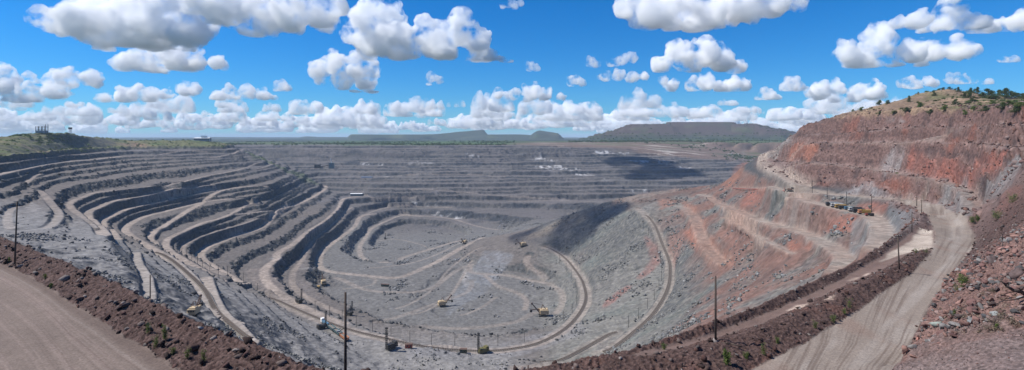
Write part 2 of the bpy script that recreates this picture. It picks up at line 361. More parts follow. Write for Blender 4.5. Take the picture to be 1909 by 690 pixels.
# red wall: worn faces with gullies running down them
WALL = sm(1395, 1450, UU) * (1 - sm(680, 820, Y)) * sm(-46, -38, base) * (1 - sm(19, 26, base)) * sm(125, 160, Y)
sx = np.gradient(base, axis=0) / np.gradient(Y, axis=0)
STEEP = sm(.28, .5, sx)
g1 = fbm(UU / 26 + .9 * nB, base / 9 + Y / 60 + UU / 60, 4, 91, True); g2 = fbm(UU / 8 + .5 * nC, base / 4 + Y / 25, 3, 95, True)
zz += WALL * (STEEP * (5.0 * (g1 - .42) + 1.8 * (g2 - .42) + 2.6 * fbm(X / 11, Y / 9 + base / 4, 4, 97)) + .7 * nC + .5 * nB)
HILL = sm(1480, 1560, UU) * sm(16, 22, base) * sm(250, 300, Y) * (1 - sm(900, 1000, Y))
zz += HILL * (2.2 * nB + 1.2 * nC)
zz += (UU < 500) * sm(-34, -28, base) * sm(500, 650, Y) * (1 - sm(2000, 2300, Y)) * (3.5 * nB + 1.5 * nC)

# near ground
crY = lambda P: (np.array([p[0] for p in P], float), np.array([F * p[2] / (V0 - p[1]) for p in P]))
lc = crY(LCREST); rc = crY(RCREST)
YC = np.interp(cu, np.concatenate([lc[0], rc[0][1:]]), np.concatenate([lc[1], rc[1][1:]]))[None, :]
TOEL = ((-150, 430, -25), (0, 490, -25), (60, 518, -25), (130, 565, -25), (220, 620, -25), (330, 690, -25), (420, 745, -25), (520, 800, -25))
tl = crY(TOEL); YT = np.interp(cu, tl[0], tl[1])[None, :]
LROAD = (UU < 520) * (1 - sm(-.6, .6, Y - YT + .8 * vnoise(X / 3, Y / 3, 5))) * sm(28, 34, Y)
m1 = fbm(X / 2.6, Y / 2.6, 3, 101); m2 = fbm(X / .9, Y / .9, 3, 103, True); m3 = fbm(X / 6, Y / 6, 2, 107)

def poly(pts, warp_u=0., warp_s=0., seed=0, soft=1, zf=None):
    """mask over the grid of a patch outlined in the photograph, placed on the ground it lies on"""
    P = []
    for u, v in pts:
        h = hit(u, v, zf); P.append((u, math.log(h[1])))
    P = np.array(P)
    j0 = max(int(np.searchsorted(cu, P[:, 0].min() - 4 * warp_u - 6)), 0); j1 = int(np.searchsorted(cu, P[:, 0].max() + 4 * warp_u + 6))
    i0 = max(int(np.searchsorted(cs, P[:, 1].min() - 4 * warp_s - .02)), 0); i1 = int(np.searchsorted(cs, P[:, 1].max() + 4 * warp_s + .02))
    m = np.zeros((NR, NC), np.float32)
    sl = (slice(i0, i1), slice(j0, j1))
    uu = np.array(UU[sl]); ss = np.array(S_[sl])
    if warp_u:
        w = 10 * warp_u
        uu = uu + warp_u * fbm(uu / w, ss * F / w, 4, 200 + seed); ss = ss + warp_s * fbm(uu / w + 40, ss * F / w, 4, 300 + seed)
    ins = np.zeros(uu.shape, bool)
    for k in range(len(P)):
        (xa, ya), (xb, yb) = P[k], P[(k + 1) % len(P)]
        c = ((ya > ss) != (yb > ss))
        with np.errstate(divide='ignore', invalid='ignore'):
            xi = (xb - xa) * (ss - ya) / (yb - ya + 1e-12) + xa
        ins ^= c & (uu < xi)
    m[sl] = blur(ins.astype(np.float32), soft)
    return m
RROAD_P = ((1390, 700), (1400, 690), (1500, 640), (1600, 580), (1700, 510), (1736, 472), (1744, 440), (1733, 408), (1700, 384), (1662, 375), (1602, 368), (1480, 358.5), (1480, 355.5), (1602, 363.5), (1700, 371), (1755, 382), (1800, 404), (1818, 440), (1812, 465), (1790, 490), (1760, 530), (1735, 565), (1700, 635), (1664, 690), (1650, 705))
RROAD = poly(RROAD_P, 2.0, .004, 1, 3)
STRIP = poly(((1180, 660), (1330, 622), (1450, 576), (1560, 526), (1640, 481), (1712, 428), (1742, 440), (1735, 470), (1715, 462), (1650, 500), (1560, 540), (1450, 592), (1330, 632), (1200, 666)), 3, .006, 2, 3)
BANK = np.clip((1 - sm(100, 128, Y)) * sm(1650, 1690, UU) * (Y < 240) - RROAD - STRIP, 0, 1)
edgeR = np.interp(cs, [math.log(x) for x in (40, 62, 69.5, 89, 120, 149, 185, 230)], [1600, 1664, 1700, 1740, 1790, 1818, 1822, 1812])[:, None]
BANK = BANK * sm(-4, 6, UU - edgeR)
nearm = 1 - sm(125, 210, Y)
BERM = np.clip(nearm * (1 - LROAD) * (1 - RROAD) * (1 - STRIP) - BANK, 0, 1) * (Y < YC * 1.5) * (Y > 30)
zz += BERM * (.38 * m1 + .35 * (m2 - .4) + (.5 - .32 * sm(900, 1200, UU)) * m3)
zz += BANK * (.8 * m3 + .45 * m1 + .3 * (m2 - .4)) * sm(40, 60, Y)
zz += (LROAD + RROAD) * (.05 * m1 + .06 * m3) + STRIP * (.12 * m3 + .08 * m1)
base2 = blur(zz, 1)

# haul roads and bench roads: (half width in metres, brightness, points seen in the photograph)
ROADS = [
 (8, .9, [(-60, 340), (0, 325), (58, 312), (116, 302), (174, 298), (232, 290)]),
 (6, .55, [(489, 299), (443, 317), (385, 328), (333, 341), (260, 350), (180, 359), (157, 367), (139, 373), (130, 380), (133, 389), (148, 399), (168, 411), (185, 426)]),
 (8, .85, [(400, 343), (370, 347), (298, 360), (260, 367), (217, 373), (186, 385), (168, 393), (163, 401), (171, 411), (185, 424), (196, 440)]),
 (8, .95, [(501, 344), (443, 350), (423, 352), (379, 359), (342, 367), (298, 376), (240, 389), (212, 401), (193, 410), (192, 420), (209, 434), (222, 447)]),
 (8, .95, [(472, 367), (391, 375), (356, 382), (313, 393), (269, 404), (243, 417), (233, 427), (238, 437), (256, 449), (290, 468), (330, 492)]),
 (8, 1., [(423, 352), (397, 362), (379, 377), (350, 393), (313, 417), (289, 431), (279, 441), (284, 451), (298, 460), (340, 483), (400, 513), (460, 535)]),
 (7, .9, [(481, 370), (455, 385), (431, 399), (405, 409), (379, 415), (350, 428), (324, 440), (312, 447), (311, 462), (330, 478)]),
 (7, .8, [(510, 391), (470, 397), (431, 402)]),
 (6, .6, [(500, 399), (457, 417), (414, 428), (370, 443), (346, 456), (340, 470), (370, 490), (420, 515)]),
 (9, 1., [(600, 345), (608, 350), (597, 359), (576, 371), (550, 382), (521, 391), (505, 408), (492, 421), (470, 431), (440, 439), (411, 451), (386, 461), (373, 477), (395, 497), (450, 527)]),
 (9, .95, [(668, 366), (640, 371), (631, 388), (608, 411), (576, 431), (547, 455), (518, 472), (516, 483), (498, 497), (492, 510), (503, 533), (540, 560), (600, 590), (640, 605)]),
 (7, .55, [(655, 382), (620, 417), (579, 452), (565, 481), (545, 513), (552, 540), (590, 564), (650, 590)]),
 (9, .8, [(700, 398), (672, 404), (660, 423), (626, 449), (602, 469), (595, 487), (600, 501), (626, 508), (700, 516), (741, 518), (779, 505), (826, 482), (866, 459), (901, 441)]),
 (8, .7, [(785, 404), (750, 402), (727, 409), (692, 427), (681, 444), (672, 457), (671, 473), (684, 485), (727, 488), (756, 479), (814, 461), (860, 447)]),
 (6, .6, [(840, 388), (765, 384), (712, 389), (675, 403)]),
 (7, .6, [(745, 399), (791, 403), (843, 408), (886, 421), (930, 430)]),
 (6, .5, [(680, 362), (700, 371), (740, 368), (790, 367)]),
 (5, .5, [(255, 470), (258, 490), (275, 520), (279, 560)]),
 (7, .7, [(300, 470), (330, 492), (350, 510), (376, 540), (400, 575), (430, 605), (468, 636)]),
 (8, .75, [(385, 515), (392, 545), (405, 575), (440, 610)]),
 (11, .7, [(450, 527), (500, 552), (560, 580), (640, 612), (720, 632), (800, 648), (900, 655), (960, 650), (1012, 637), (1061, 607), (1090, 566), (1088, 531), (1071, 502), (1049, 478), (1016, 457)]),
 (7, .6, [(875, 492), (878, 507), (904, 512), (942, 513), (985, 522), (1020, 529), (1043, 542), (1049, 562), (1037, 588)]),
 (6, .6, [(904, 512), (927, 533), (962, 545), (981, 560), (978, 580)]),
 (6, .55, [(985, 473), (982, 490), (1002, 507), (1016, 523)]),
 (7, .5, [(626, 515), (680, 540), (740, 545), (800, 540), (840, 512), (880, 490)]),
 (6, .4, [(720, 600), (800, 570), (870, 545), (880, 520)]),
 (7, .45, [(700, 598), (790, 610), (880, 612), (960, 600), (1000, 580)]),
 (6, .55, [(1187, 385), (1205, 403), (1222, 423), (1234, 455), (1245, 481), (1249, 502), (1244, 540), (1217, 586), (1176, 624), (1134, 655), (1085, 680)]),
 (6, .5, [(1150, 615), (1092, 648), (1030, 680), (960, 688)]),
 (7, .6, [(1266, 379), (1295, 408), (1306, 440), (1329, 475), (1350, 493)]),
 (6, .85, [(1305, 357), (1344, 382), (1376, 393), (1434, 417), (1492, 431), (1535, 452), (1564, 469), (1575, 487), (1560, 506), (1540, 518)]),
 (3, .8, [(1347, 398), (1382, 422), (1414, 440), (1451, 460), (1480, 475)]),
 (6, .95, [(1467, 361), (1501, 373), (1560, 388), (1587, 393), (1622, 402), (1640, 417), (1645, 440), (1635, 466)]),
 (5.5, .95, [(1712, 380), (1662, 371.5), (1602, 366), (1550, 362), (1500, 359), (1476, 357)]),
 (8, 1., [(1446, 280), (1425, 289), (1420, 301), (1446, 318), (1475, 335), (1501, 353)]),
 (5, .8, [(1440, 345), (1467, 361)]),
 (4, .5, [(1445, 351), (1400, 350), (1355, 349)]),
 (4, .35, [(1470, 301), (1550, 307), (1625, 316), (1700, 328), (1762, 340), (1804, 360), (1815, 395), (1818, 420)]),
 (3, .5, [(1475, 271), (1546, 267), (1625, 265), (1781, 267)]),
 (5, .6, [(240, 292), (300, 288), (340, 281), (385, 282)]),
 (6, .7, [(385, 296), (420, 290), (445, 282), (452, 278)]),
 (5, .6, [(471, 319), (500, 309), (520, 303)]),
 (5, .6, [(44, 345), (62, 330), (76, 321)]),
 (6, .45, [(70, 350), (95, 378), (110, 400), (98, 420), (85, 425)]),
 (5, .5, [(20, 430), (14, 410), (20, 390), (35, 385)]),
 (6, .5, [(700, 331), (780, 325), (880, 326), (940, 330)]),
 (5, .5, [(760, 352), (840, 356), (940, 366), (1060, 372)]),
 (4, .6, [(690, 500), (720, 497), (770, 490), (820, 472), (862, 450)]),
 (4, .6, [(702, 450), (740, 446), (790, 458), (800, 466)]),
 (4, .5, [(640, 540), (690, 532), (700, 522), (690, 517)]),
 (4, .5, [(860, 590), (900, 572), (925, 552)]),
 (4, .5, [(770, 590), (830, 560), (860, 520), (880, 480)]),
 (4, .5, [(740, 580), (800, 545), (840, 500), (900, 455)]),
 (5, .5, [(950, 376), (1040, 374), (1120, 377)]),
]
ROADM = np.zeros((NR, NC), np.float32)
Zroad = np.zeros((NR, NC)); best = np.full((NR, NC), 9.0, np.float32); hwm = np.ones((NR, NC), np.float32)
def road_path(pts, zf, spacing=4.0, smooth=9):
    C = catmull(pts, 30)
    H = np.array([hit(u, v, zf) for u, v in C])
    ok = H[:, 1] > 190
    C = C[ok]; H = H[ok]
    k = smooth
    lY = np.log(H[:, 1])
    med = np.array([np.median(lY[max(0, i - 6):i + 7]) for i in range(len(lY))])
    lY = np.convolve(np.pad(med, k, mode='edge'), np.ones(2 * k + 1) / (2 * k + 1), 'valid')
    Yp = np.exp(lY); Xp = (C[:, 0] - U0) / F * Yp
    d = np.concatenate([[0], np.cumsum(np.hypot(np.diff(Xp), np.diff(Yp)))])
    n = max(int(d[-1] / spacing), 8)
    q = np.linspace(0, d[-1], n)
    return np.interp(q, d, Xp), np.interp(q, d, Yp)
road_paths = []
for hw, br, pts in ROADS:
    hw *= .74 if pts[len(pts) // 2][0] < 1000 else 1.08
    xs, ys = road_path(pts, base2)
    zs = np.array([zat(x, y, base2) for x, y in zip(xs, ys)])
    k = 7; zs = np.convolve(np.pad(zs, k, mode='edge'), np.ones(2 * k + 1) / (2 * k + 1), 'valid')
    road_paths.append((xs, ys, zs))
    for x, y, z in zip(xs, ys, zs):
        r = hw * 1.7
        s = math.log(y); u = U0 + F * x / y
        i0 = int(np.searchsorted(cs, math.log(max(y - r, 2)))); i1 = int(np.searchsorted(cs, math.log(y + r))) + 1
        du = r / y * F * 1.6; j0 = int(np.searchsorted(cu, u - du)); j1 = int(np.searchsorted(cu, u + du)) + 1
        sl = (slice(i0, i1), slice(j0, j1))
        d = np.hypot(X[sl] - x, Y[sl] - y) / hw
        m = d < best[sl]
        best[sl] = np.where(m, d, best[sl]); Zroad[sl] = np.where(m, z, Zroad[sl]); ROADM[sl] = np.where(m, br, ROADM[sl])
wobble = .22 * nC + .15 * nB
flat = (1 - sm(.75, 1.25, best)) * (1 - sm(5, 10, np.abs(Zroad - zz)))
zz = zz * (1 - flat) + Zroad * flat
zz += (flat < .5) * pit * .0
RD = (1 - sm(.55, 1.15, best + 1.3 * wobble)) * ROADM * np.clip(.9 + .5 * nB, .5, 1) * (1 - sm(5, 10, np.abs(Zroad - zz)))

# ------------------------------------------------------------------ what each patch of ground is made of
def C3(*c): return np.array(c, np.float32)
colr = np.zeros((NR, NC, 3), np.float32)
def lay(c, m, var=0.0):
    global colr
    m = np.clip(m, 0, 1)[..., None].astype(np.float32)
    colr = colr * (1 - m) + C3(*c) * m
sxf = np.hypot(np.gradient(zz, axis=0) / np.gradient(Y, axis=0), np.gradient(zz, axis=1) / (np.gradient(UU, axis=1) / F * Y))
slope = sm(.25, .75, blur(sxf, 1))
colr[:] = C3(.125, .110, .101)
lay((.058, .060, .062), slope)                                            # fresh faces
west = 1 - sm(930, 1010, UU)
lay((.158, .132, .116), (1 - slope) * sm(-.5, .3, nC + .6 * nD) * west * sm(-.2, .6, nA + .5 * nB) * .6)
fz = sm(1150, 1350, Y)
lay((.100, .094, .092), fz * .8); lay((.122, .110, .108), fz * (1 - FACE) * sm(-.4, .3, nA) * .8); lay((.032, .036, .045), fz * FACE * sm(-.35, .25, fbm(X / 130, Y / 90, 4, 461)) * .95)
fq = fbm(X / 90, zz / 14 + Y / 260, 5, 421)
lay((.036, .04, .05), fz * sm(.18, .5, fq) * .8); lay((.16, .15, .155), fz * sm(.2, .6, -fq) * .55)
fl = sm(-196, -206, base) * 0 + (1 - sm(-206, -192, base))
lay((.140, .136, .131), fl * (1 - fz) * .85)
lay((.215, .205, .196), (1 - sm(400, 560, Y)) * pit * west * (.9 - .55 * slope))
lay((.158, .152, .140), EAST * (1 - slope * .75))
lay((.108, .12, .110), EAST * sm(0, .6, fbm(X / 70, Y / 50, 4, 131)) * .8)
lay((.175, .145, .132), EAST * sm(.15, .7, fbm(X / 60, Y / 90, 4, 137)) * .6)
lay((.20, .188, .160), EAST * sm(.5, .75, rid2) * .5)
lay((.155, .088, .07), EAST * sm(1190, 1290, UU) * sm(-150, -115, zz) * sm(-.45, .2, fbm(X / 55, Y / 40, 4, 441)) * .92)
lay((.10, .068, .06), EAST * sm(1230, 1330, UU) * sm(-130, -100, zz) * sm(.05, .5, fbm(X / 30, Y / 22, 4, 443)) * .7)
# red wall
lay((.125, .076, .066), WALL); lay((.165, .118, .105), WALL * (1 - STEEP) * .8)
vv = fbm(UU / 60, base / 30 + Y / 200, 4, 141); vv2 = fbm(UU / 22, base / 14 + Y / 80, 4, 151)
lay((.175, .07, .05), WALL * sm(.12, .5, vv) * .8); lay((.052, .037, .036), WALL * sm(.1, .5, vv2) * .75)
lay((.21, .188, .18), WALL * sm(.32, .62, fbm(UU / 40 + 9, base / 20, 4, 161)) * .7)
lay((.20, .135, .09), HILL * .9); lay((.30, .21, .135), HILL * sm(0, .5, nB) * .6); lay((.10, .105, .045), HILL * sm(.0, .5, fbm(X / 60, Y / 60, 4, 171)) * .75)
bnd = fbm(base / 3.2 + .8 * nB, UU / 260 + Y / 300, 4, 451)
lay((.20, .135, .118), WALL * sm(.1, .4, bnd) * .65); lay((.06, .042, .04), WALL * sm(.1, .4, -bnd) * .65)
# plateau on the west and the plain
plat = (UU < 500) * sm(-33, -27, zz) * sm(480, 620, Y) * (1 - slope * .7)
lay((.12, .12, .055), plat); lay((.26, .165, .12), plat * sm(.1, .5, nA)); lay((.085, .115, .045), plat * sm(-.1, .4, fbm(X / 50, Y / 50, 4, 181)))
plain = sm(2150, 2350, Y) * (1 - sm(26, 34, zz) * 0)
lay((.075, .10, .04), plain); lay((.035, .06, .03), plain * sm(-.2, .3, n1))
lay((.15, .105, .085), sm(2080, 2150, Y) * (1 - sm(2500, 2650, Y)) * sm(900, 1010, UU) * sm(-.5, .1, fbm(X / 300, Y / 40, 4, 191)))
lay((.42, .37, .32), sm(2080, 2150, Y) * (1 - sm(2900, 3100, Y)) * sm(960, 1050, UU) * (1 - sm(1280, 1350, UU)) * sm(.15, .5, fbm(X / 260, Y / 25, 4, 192)))
DUMP = sm(3050, 3300, Y)
lay((.035, .045, .035), DUMP); lay((.075, .055, .05), DUMP * sm(-10, 25, zz) * sm(1000, 1100, UU) * .95); lay((.045, .065, .03), DUMP * sm(.1, .5, fbm(X / 160, Y / 160, 4, 431)) * .7); lay((.11, .12, .06), DUMP * sm(.2, .5, fbm(X / 300, Y / 90, 4, 433)) * .6)

def patch(c, pts, m=1., wu=5, ws=.012, seed=0, soft=2, brk=False):
    if brk: m = m * sm(-.1, .35, nC + .5 * nB + .3 * nD)
    c = [x * .72 for x in c]
    if c[0] > 1.6 * c[2]: c = [c[0] * .92, c[1] * 1.06, c[2] * 1.15]
    lay(c, poly(pts, wu * 1.7, ws * 1.7, seed, soft + 2, zz) * m * np.clip(.72 + .7 * nC + .5 * nB, .1, 1))
# red and pale ground east of the pit
patch((.33, .15, .10), ((1262, 372), (1290, 378), (1310, 405), (1322, 440), (1352, 470), (1368, 492), (1340, 498), (1310, 480), (1296, 462), (1275, 432), (1290, 425), (1285, 402), (1270, 385)), .9, 4, .01, 3)
patch((.40, .14, .09), ((1275, 428), (1298, 425), (1300, 460), (1330, 470), (1300, 470)), .7, 5, .01, 4)
patch((.30, .14, .11), ((1195, 440), (1225, 455), (1232, 490), (1200, 520), (1188, 518), (1215, 480)), .8, 8, .012, 5)
patch((.32, .13, .10), ((1130, 560), (1170, 530), (1178, 535), (1150, 560), (1125, 575)), .8, 5, .01, 6)
patch((.31, .15, .11), ((1250, 430), (1280, 440), (1260, 500), (1245, 470)), .6, 8, .012, 7)
patch((.35, .15, .10), ((1225, 370), (1262, 372), (1262, 380), (1230, 392)), .8, 4, .01, 8)
patch((.28, .17, .13), ((1130, 375), (1200, 358), (1290, 349), (1290, 356), (1200, 378), (1140, 385)), .8, 6, .01, 9)
patch((.13, .075, .06), ((1165, 380), (1215, 365), (1290, 352), (1330, 350), (1290, 362), (1215, 378), (1190, 392), (1165, 392)), .7, 5, .01, 10)
patch((.27, .19, .14), ((1040, 410), (1120, 385), (1130, 395), (1060, 430), (980, 450), (985, 440)), .6, 7, .012, 11)
patch((.32, .135, .085), ((1345, 345), (1365, 320), (1382, 305), (1400, 300), (1385, 325), (1370, 340), (1360, 350)), .9, 4, .01, 12)
patch((.30, .14, .10), ((1345, 425), (1372, 440), (1380, 460), (1350, 455), (1335, 440)), .8, 6, .012, 13)
patch((.34, .13, .09), ((1378, 385), (1400, 355), (1428, 350), (1410, 378)), .85, 5, .01, 14)
patch((.33, .125, .085), ((1545, 402), (1600, 400), (1590, 435), (1555, 440), (1540, 430)), .85, 6, .012, 15)
patch((.34, .13, .085), ((1470, 445), (1515, 460), (1505, 475), (1470, 465)), .8, 6, .012, 16)
patch((.16, .165, .16), ((1330, 385), (1350, 370), (1358, 395), (1345, 405)), .7, 6, .012, 17)
patch((.29, .28, .26), ((1455, 390), (1500, 380), (1510, 410), (1460, 425)), .5, 8, .012, 18)
patch((.33, .12, .08), ((1600, 372), (1660, 378), (1655, 395), (1640, 402), (1600, 392)), .8, 5, .01, 19)
patch((.20, .20, .20), ((1655, 385), (1700, 392), (1715, 410), (1690, 450), (1660, 470), (1640, 475), (1655, 430)), .85, 4, .01, 20)
patch((.20, .20, .195), ((1590, 410), (1628, 412), (1632, 455), (1600, 480), (1580, 455)), .8, 6, .01, 21)
patch((.34, .33, .33), ((1600, 350), (1625, 342), (1650, 358), (1690, 366), (1620, 364), (1560, 360)), .7, 6, .008, 22)
patch((.36, .125, .075), ((1470, 285), (1500, 270), (1530, 272), (1510, 300), (1470, 300)), .85, 8, .012, 23)
patch((.38, .36, .35), ((1640, 300), (1665, 272), (1690, 270), (1680, 300), (1650, 325)), .6, 8, .012, 24)
patch((.34, .11, .075), ((1700, 280), (1770, 275), (1880, 280), (1860, 320), (1760, 325), (1690, 318)), .7, 10, .015, 25)
patch((.21, .205, .20), ((1755, 345), (1800, 335), (1815, 370), (1812, 400), (1790, 402), (1750, 375)), .85, 5, .01, 26)
patch((.25, .25, .245), ((1880, 300), (1909, 295), (1890, 340), (1850, 372), (1830, 365), (1860, 330)), .75, 7, .012, 27)
patch((.36, .14, .10), ((1870, 360), (1909, 345), (1909, 430), (1860, 435), (1855, 400)), .75, 7, .015, 28)
patch((.27, .15, .12), ((1815, 350), (1850, 370), (1855, 430), (1822, 450), (1818, 400)), .6, 5, .01, 29)
patch((.62, .53, .44), ((1818, 445), (1840, 438), (1836, 470), (1816, 478)), .8, 4, .01, 30)
# grey ore ground at the pit bottom and pale spills on the far wall
patch((.25, .26, .28), ((900, 470), (960, 480), (880, 560), (830, 590), (850, 540)), .6, 10, .02, 31)
patch((.26, .25, .255), ((760, 650), (1080, 600), (1090, 620), (960, 668), (760, 668)), .6, 8, .015, 32)
patch((.27, .225, .20), ((455, 505), (500, 495), (545, 540), (520, 552), (470, 530)), .7, 5, .01, 33)
patch((.22, .19, .175), ((560, 480), (580, 455), (600, 440), (590, 470), (560, 515), (600, 560), (560, 545), (545, 515)), .6, 5, .01, 34)
FWP = [(c0, [(u - w, v), (u - w * .4, v - h), (u + w, v - h * .3), (u + w * .9, v + h * .5), (u, v + h)]) for c0, u, v, w, h in ()]
for k, (u, v, w, h) in enumerate(((995, 290, 22, 4), (1010, 300, 26, 5), (1025, 311, 26, 4), (1055, 315, 24, 4), (1140, 286, 42, 3), (1090, 323, 26, 4), (1240, 303, 16, 4), (1270, 311, 16, 3), (1365, 289, 12, 3), (1120, 282, 18, 3), (1195, 299, 20, 3), (1130, 338, 12, 3), (1185, 353, 22, 3), (775, 370, 16, 5), (800, 378, 18, 4), (860, 402, 14, 4), (820, 394, 24, 3), (730, 328, 16, 2), (690, 304, 20, 2), (790, 305, 30, 2), (880, 296, 14, 2))):
    patch((.62, .60, .59), ((u - w, v), (u - w * .4, v - h), (u + w, v - h * .3), (u + w * .9, v + h * .5), (u, v + h)), 1.0, 9, .02, 40 + k, 1, True)
for k, (u, v, w, h) in enumerate(((580, 500, 22, 3), (515, 482, 15, 4), (200, 512, 8, 9), (870, 520, 6, 20), (60, 388, 15, 10))):
    patch((.40, .37, .35), ((u - w, v), (u, v - h), (u + w, v), (u, v + h)), .7, 6, .02, 70 + k, 1)
patch((.25, .235, .22), ((1385, 268), (1480, 266), (1450, 282), (1420, 290), (1400, 300), (1380, 285)), .7, 8, .01, 80)
# scrub on ledges
patch((.10, .13, .05), ((455, 278), (470, 285), (520, 310), (560, 322), (600, 345), (560, 335), (500, 305), (470, 298)), .55, 6, .012, 81)
patch((.08, .13, .04), ((560, 262), (960, 262), (960, 270), (640, 272)), .7, 10, .02, 82)
# roads
dust = .8 + .2 * nC
lay((.325, .265, .222), RD * np.clip(dust, 0, 1))
REDR = sm(1240, 1330, UU) * (1 - sm(1380, 1420, UU)) * (Y < 720)
lay((.22, .125, .092), RD * REDR * .55)
# near ground
lay((.066, .041, .036), BERM); lay((.11, .072, .062), BERM * sm(.45, .75, m2) * .7); lay((.042, .027, .024), BERM * sm(0, .5, m1) * .5)
lay((.11, .055, .043), BERM * sm(.1, .6, m3) * sm(900, 1100, UU) * .5)
LRD = LROAD * (Y < 140)
lay((.17, .132, .110), LRD)
lx = X * .93 + Y * .37                                                    # tyre lanes run along the road
ly = (Y - YT)
trk = fbm(ly / .9, lx / 40, 3, 211); trk2 = fbm(ly / 2.4, lx / 90, 3, 213)
lay((.215, .165, .14), LRD * sm(0, .5, trk2) * .8); lay((.115, .083, .07), LRD * sm(.05, .5, trk) * .55)
lay((.098, .068, .057), LRD * sm(-5.5, -2.5, ly) * .55); lay((.22, .18, .155), LRD * sm(-6.2, -5.6, ly) * (1 - sm(-5.6, -5.0, ly)) * .6)
lay((.22, .18, .15), RROAD)
rx = UU - edgeR                                                            # across the east road
trr = fbm(rx / 12 * (1 + 60 / Y), S_ * 3, 3, 221); trr2 = fbm(rx / 34, S_ * 5, 3, 223)
lay((.27, .232, .20), RROAD * sm(0, .5, trr2) * .75); lay((.13, .098, .08), RROAD * sm(0, .4, trr) * .75); lay((.20, .125, .095), RROAD * sm(.1, .5, fbm(X / 9, Y / 30, 3, 225)) * .4)
patch((.42, .37, .325), ((1776, 400), (1784, 440), (1765, 490), (1690, 560), (1610, 650), (1570, 690), (1600, 690), (1660, 610), (1745, 530), (1790, 460), (1795, 420)), .55, 7, .012, 226, 4)
lay((.145, .098, .082), STRIP)
patch((.66, .56, .46), ((1638, 490), (1660, 472), (1700, 447), (1718, 425), (1740, 430), (1738, 462), (1700, 470), (1660, 482)), .9, 5, .01, 90)
for k, (u, v, w, h) in enumerate(((1485, 572, 22, 6), (1546, 554, 12, 5), (1590, 520, 14, 4), (1612, 512, 8, 4))):
    patch((.62, .48, .39), ((u - w, v + h), (u, v - h * .4), (u + w, v - h), (u + w * .5, v + h * .4)), .8, 4, .01, 91 + k)
lay((.14, .085, .072), BANK); lay((.21, .125, .105), BANK * sm(.5, .75, m2) * .7); lay((.09, .06, .053), BANK * sm(0, .5, m1) * .5)
patch((.215, .15, .13), ((1664, 690), (1700, 650), (1760, 610), (1909, 615), (1930, 700), (1660, 700)), .85, 5, .01, 96)
# fine variation of the stone itself
var = 1 + .10 * nC + .10 * nB + .07 * fbm(X / 5, Y / 5, 3, 231)
nearv = 1 - sm(120, 260, Y)
var = var + nearv * (.18 * m1 + .10 * fbm(X / .5, Y / .5, 2, 233)) * (1 - .75 * np.clip(LRD + RROAD, 0, 1))
colr *= np.clip(var, .5, 1.6)[..., None]
colr = np.clip(colr, .01, .8)

# stones strewn over the far slopes lift the mesh a little so that they catch light
zz += pit * (1 - np.clip(flat, 0, 1)) * .2 * (rid2 - .4)

# ------------------------------------------------------------------ meshes of the ground
def node_mat(name):
    m = bpy.data.materials.new(name); m.use_nodes = True
    nt = m.node_tree; nt.nodes.clear()
    o = nt.nodes.new('ShaderNodeOutputMaterial'); b = nt.nodes.new('ShaderNodeBsdfPrincipled')
    nt.links.new(b.outputs[0], o.inputs['Surface'])
    return m, nt, b
def ground_mat(name, scales, bumps, rough=.95, grain=.25):
    m, nt, b = node_mat(name)
    at = nt.nodes.new('ShaderNodeVertexColor'); at.layer_name = 'stone'
    tc = nt.nodes.new('ShaderNodeTexCoord')
    h = None; f = None
    for s, d in zip(scales, bumps):
        n = nt.nodes.new('ShaderNodeTexNoise'); n.inputs['Scale'].default_value = 1.0 / s; n.inputs['Detail'].default_value = 4; n.inputs['Roughness'].default_value = .65
        nt.links.new(tc.outputs['Object'], n.inputs['Vector'])
        bp = nt.nodes.new('ShaderNodeBump'); bp.inputs['Strength'].default_value = .9; bp.inputs['Distance'].default_value = d
        nt.links.new(n.outputs[0], bp.inputs['Height'])
        if h: nt.links.new(h.outputs[0], bp.inputs['Normal'])
        h = bp; f = n
    nt.links.new(h.outputs[0], b.inputs['Normal'])
    mr = nt.nodes.new('ShaderNodeMapRange'); mr.inputs[1].default_value = .3; mr.inputs[2].default_value = .7; mr.inputs[3].default_value = 1 - grain; mr.inputs[4].default_value = 1 + grain
    nt.links.new(f.outputs[0], mr.inputs[0])
    vo = nt.nodes.new('ShaderNodeTexVoronoi'); vo.inputs['Scale'].default_value = 1.0 / (scales[-1] * .8); vo.inputs['Randomness'].default_value = 1
    nt.links.new(tc.outputs['Object'], vo.inputs['Vector'])
    sp = nt.nodes.new('ShaderNodeSeparateColor'); nt.links.new(vo.outputs['Color'], sp.inputs[0])
    m2 = nt.nodes.new('ShaderNodeMapRange'); m2.inputs[1].default_value = 0; m2.inputs[2].default_value = 1; m2.inputs[3].default_value = 1 - grain * .8; m2.inputs[4].default_value = 1 + grain * .8
    nt.links.new(sp.outputs[0], m2.inputs[0])
    mm = nt.nodes.new('ShaderNodeMath'); mm.operation = 'MULTIPLY'; nt.links.new(mr.outputs[0], mm.inputs[0]); nt.links.new(m2.outputs[0], mm.inputs[1])
    mx = nt.nodes.new('ShaderNodeVectorMath'); mx.operation = 'SCALE'
    nt.links.new(at.outputs[0], mx.inputs[0]); nt.links.new(mm.outputs[0], mx.inputs['Scale'])
    nt.links.new(mx.outputs[0], b.inputs['Base Color'])
    b.inputs['Roughness'].default_value = rough; b.inputs['Specular IOR Level'].default_value = .15
    return m
M_pit = ground_mat('blasted_rock', (14, 4.5), (1.6, .7), grain=.22)
M_wall = ground_mat('red_rock', (7, 2.2), (1.6, .7), grain=.3)
M_near = ground_mat('rubble_ground', (1.6, .35), (.35, .12), grain=.4)
M_road = ground_mat('packed_gravel', (2.5, .22), (.05, .02), grain=.18)
REG = np.zeros((NR, NC), np.int8)
REG[(WALL + HILL > .25) & (UU > 1395)] = 1
REG[Y > 2150] = 2
REG[(BERM + BANK > .3) | (Y < 30)] = 3
REG[(LRD > .5)] = 4; REG[(RROAD > .5)] = 5; REG[(STRIP > .5)] = 6
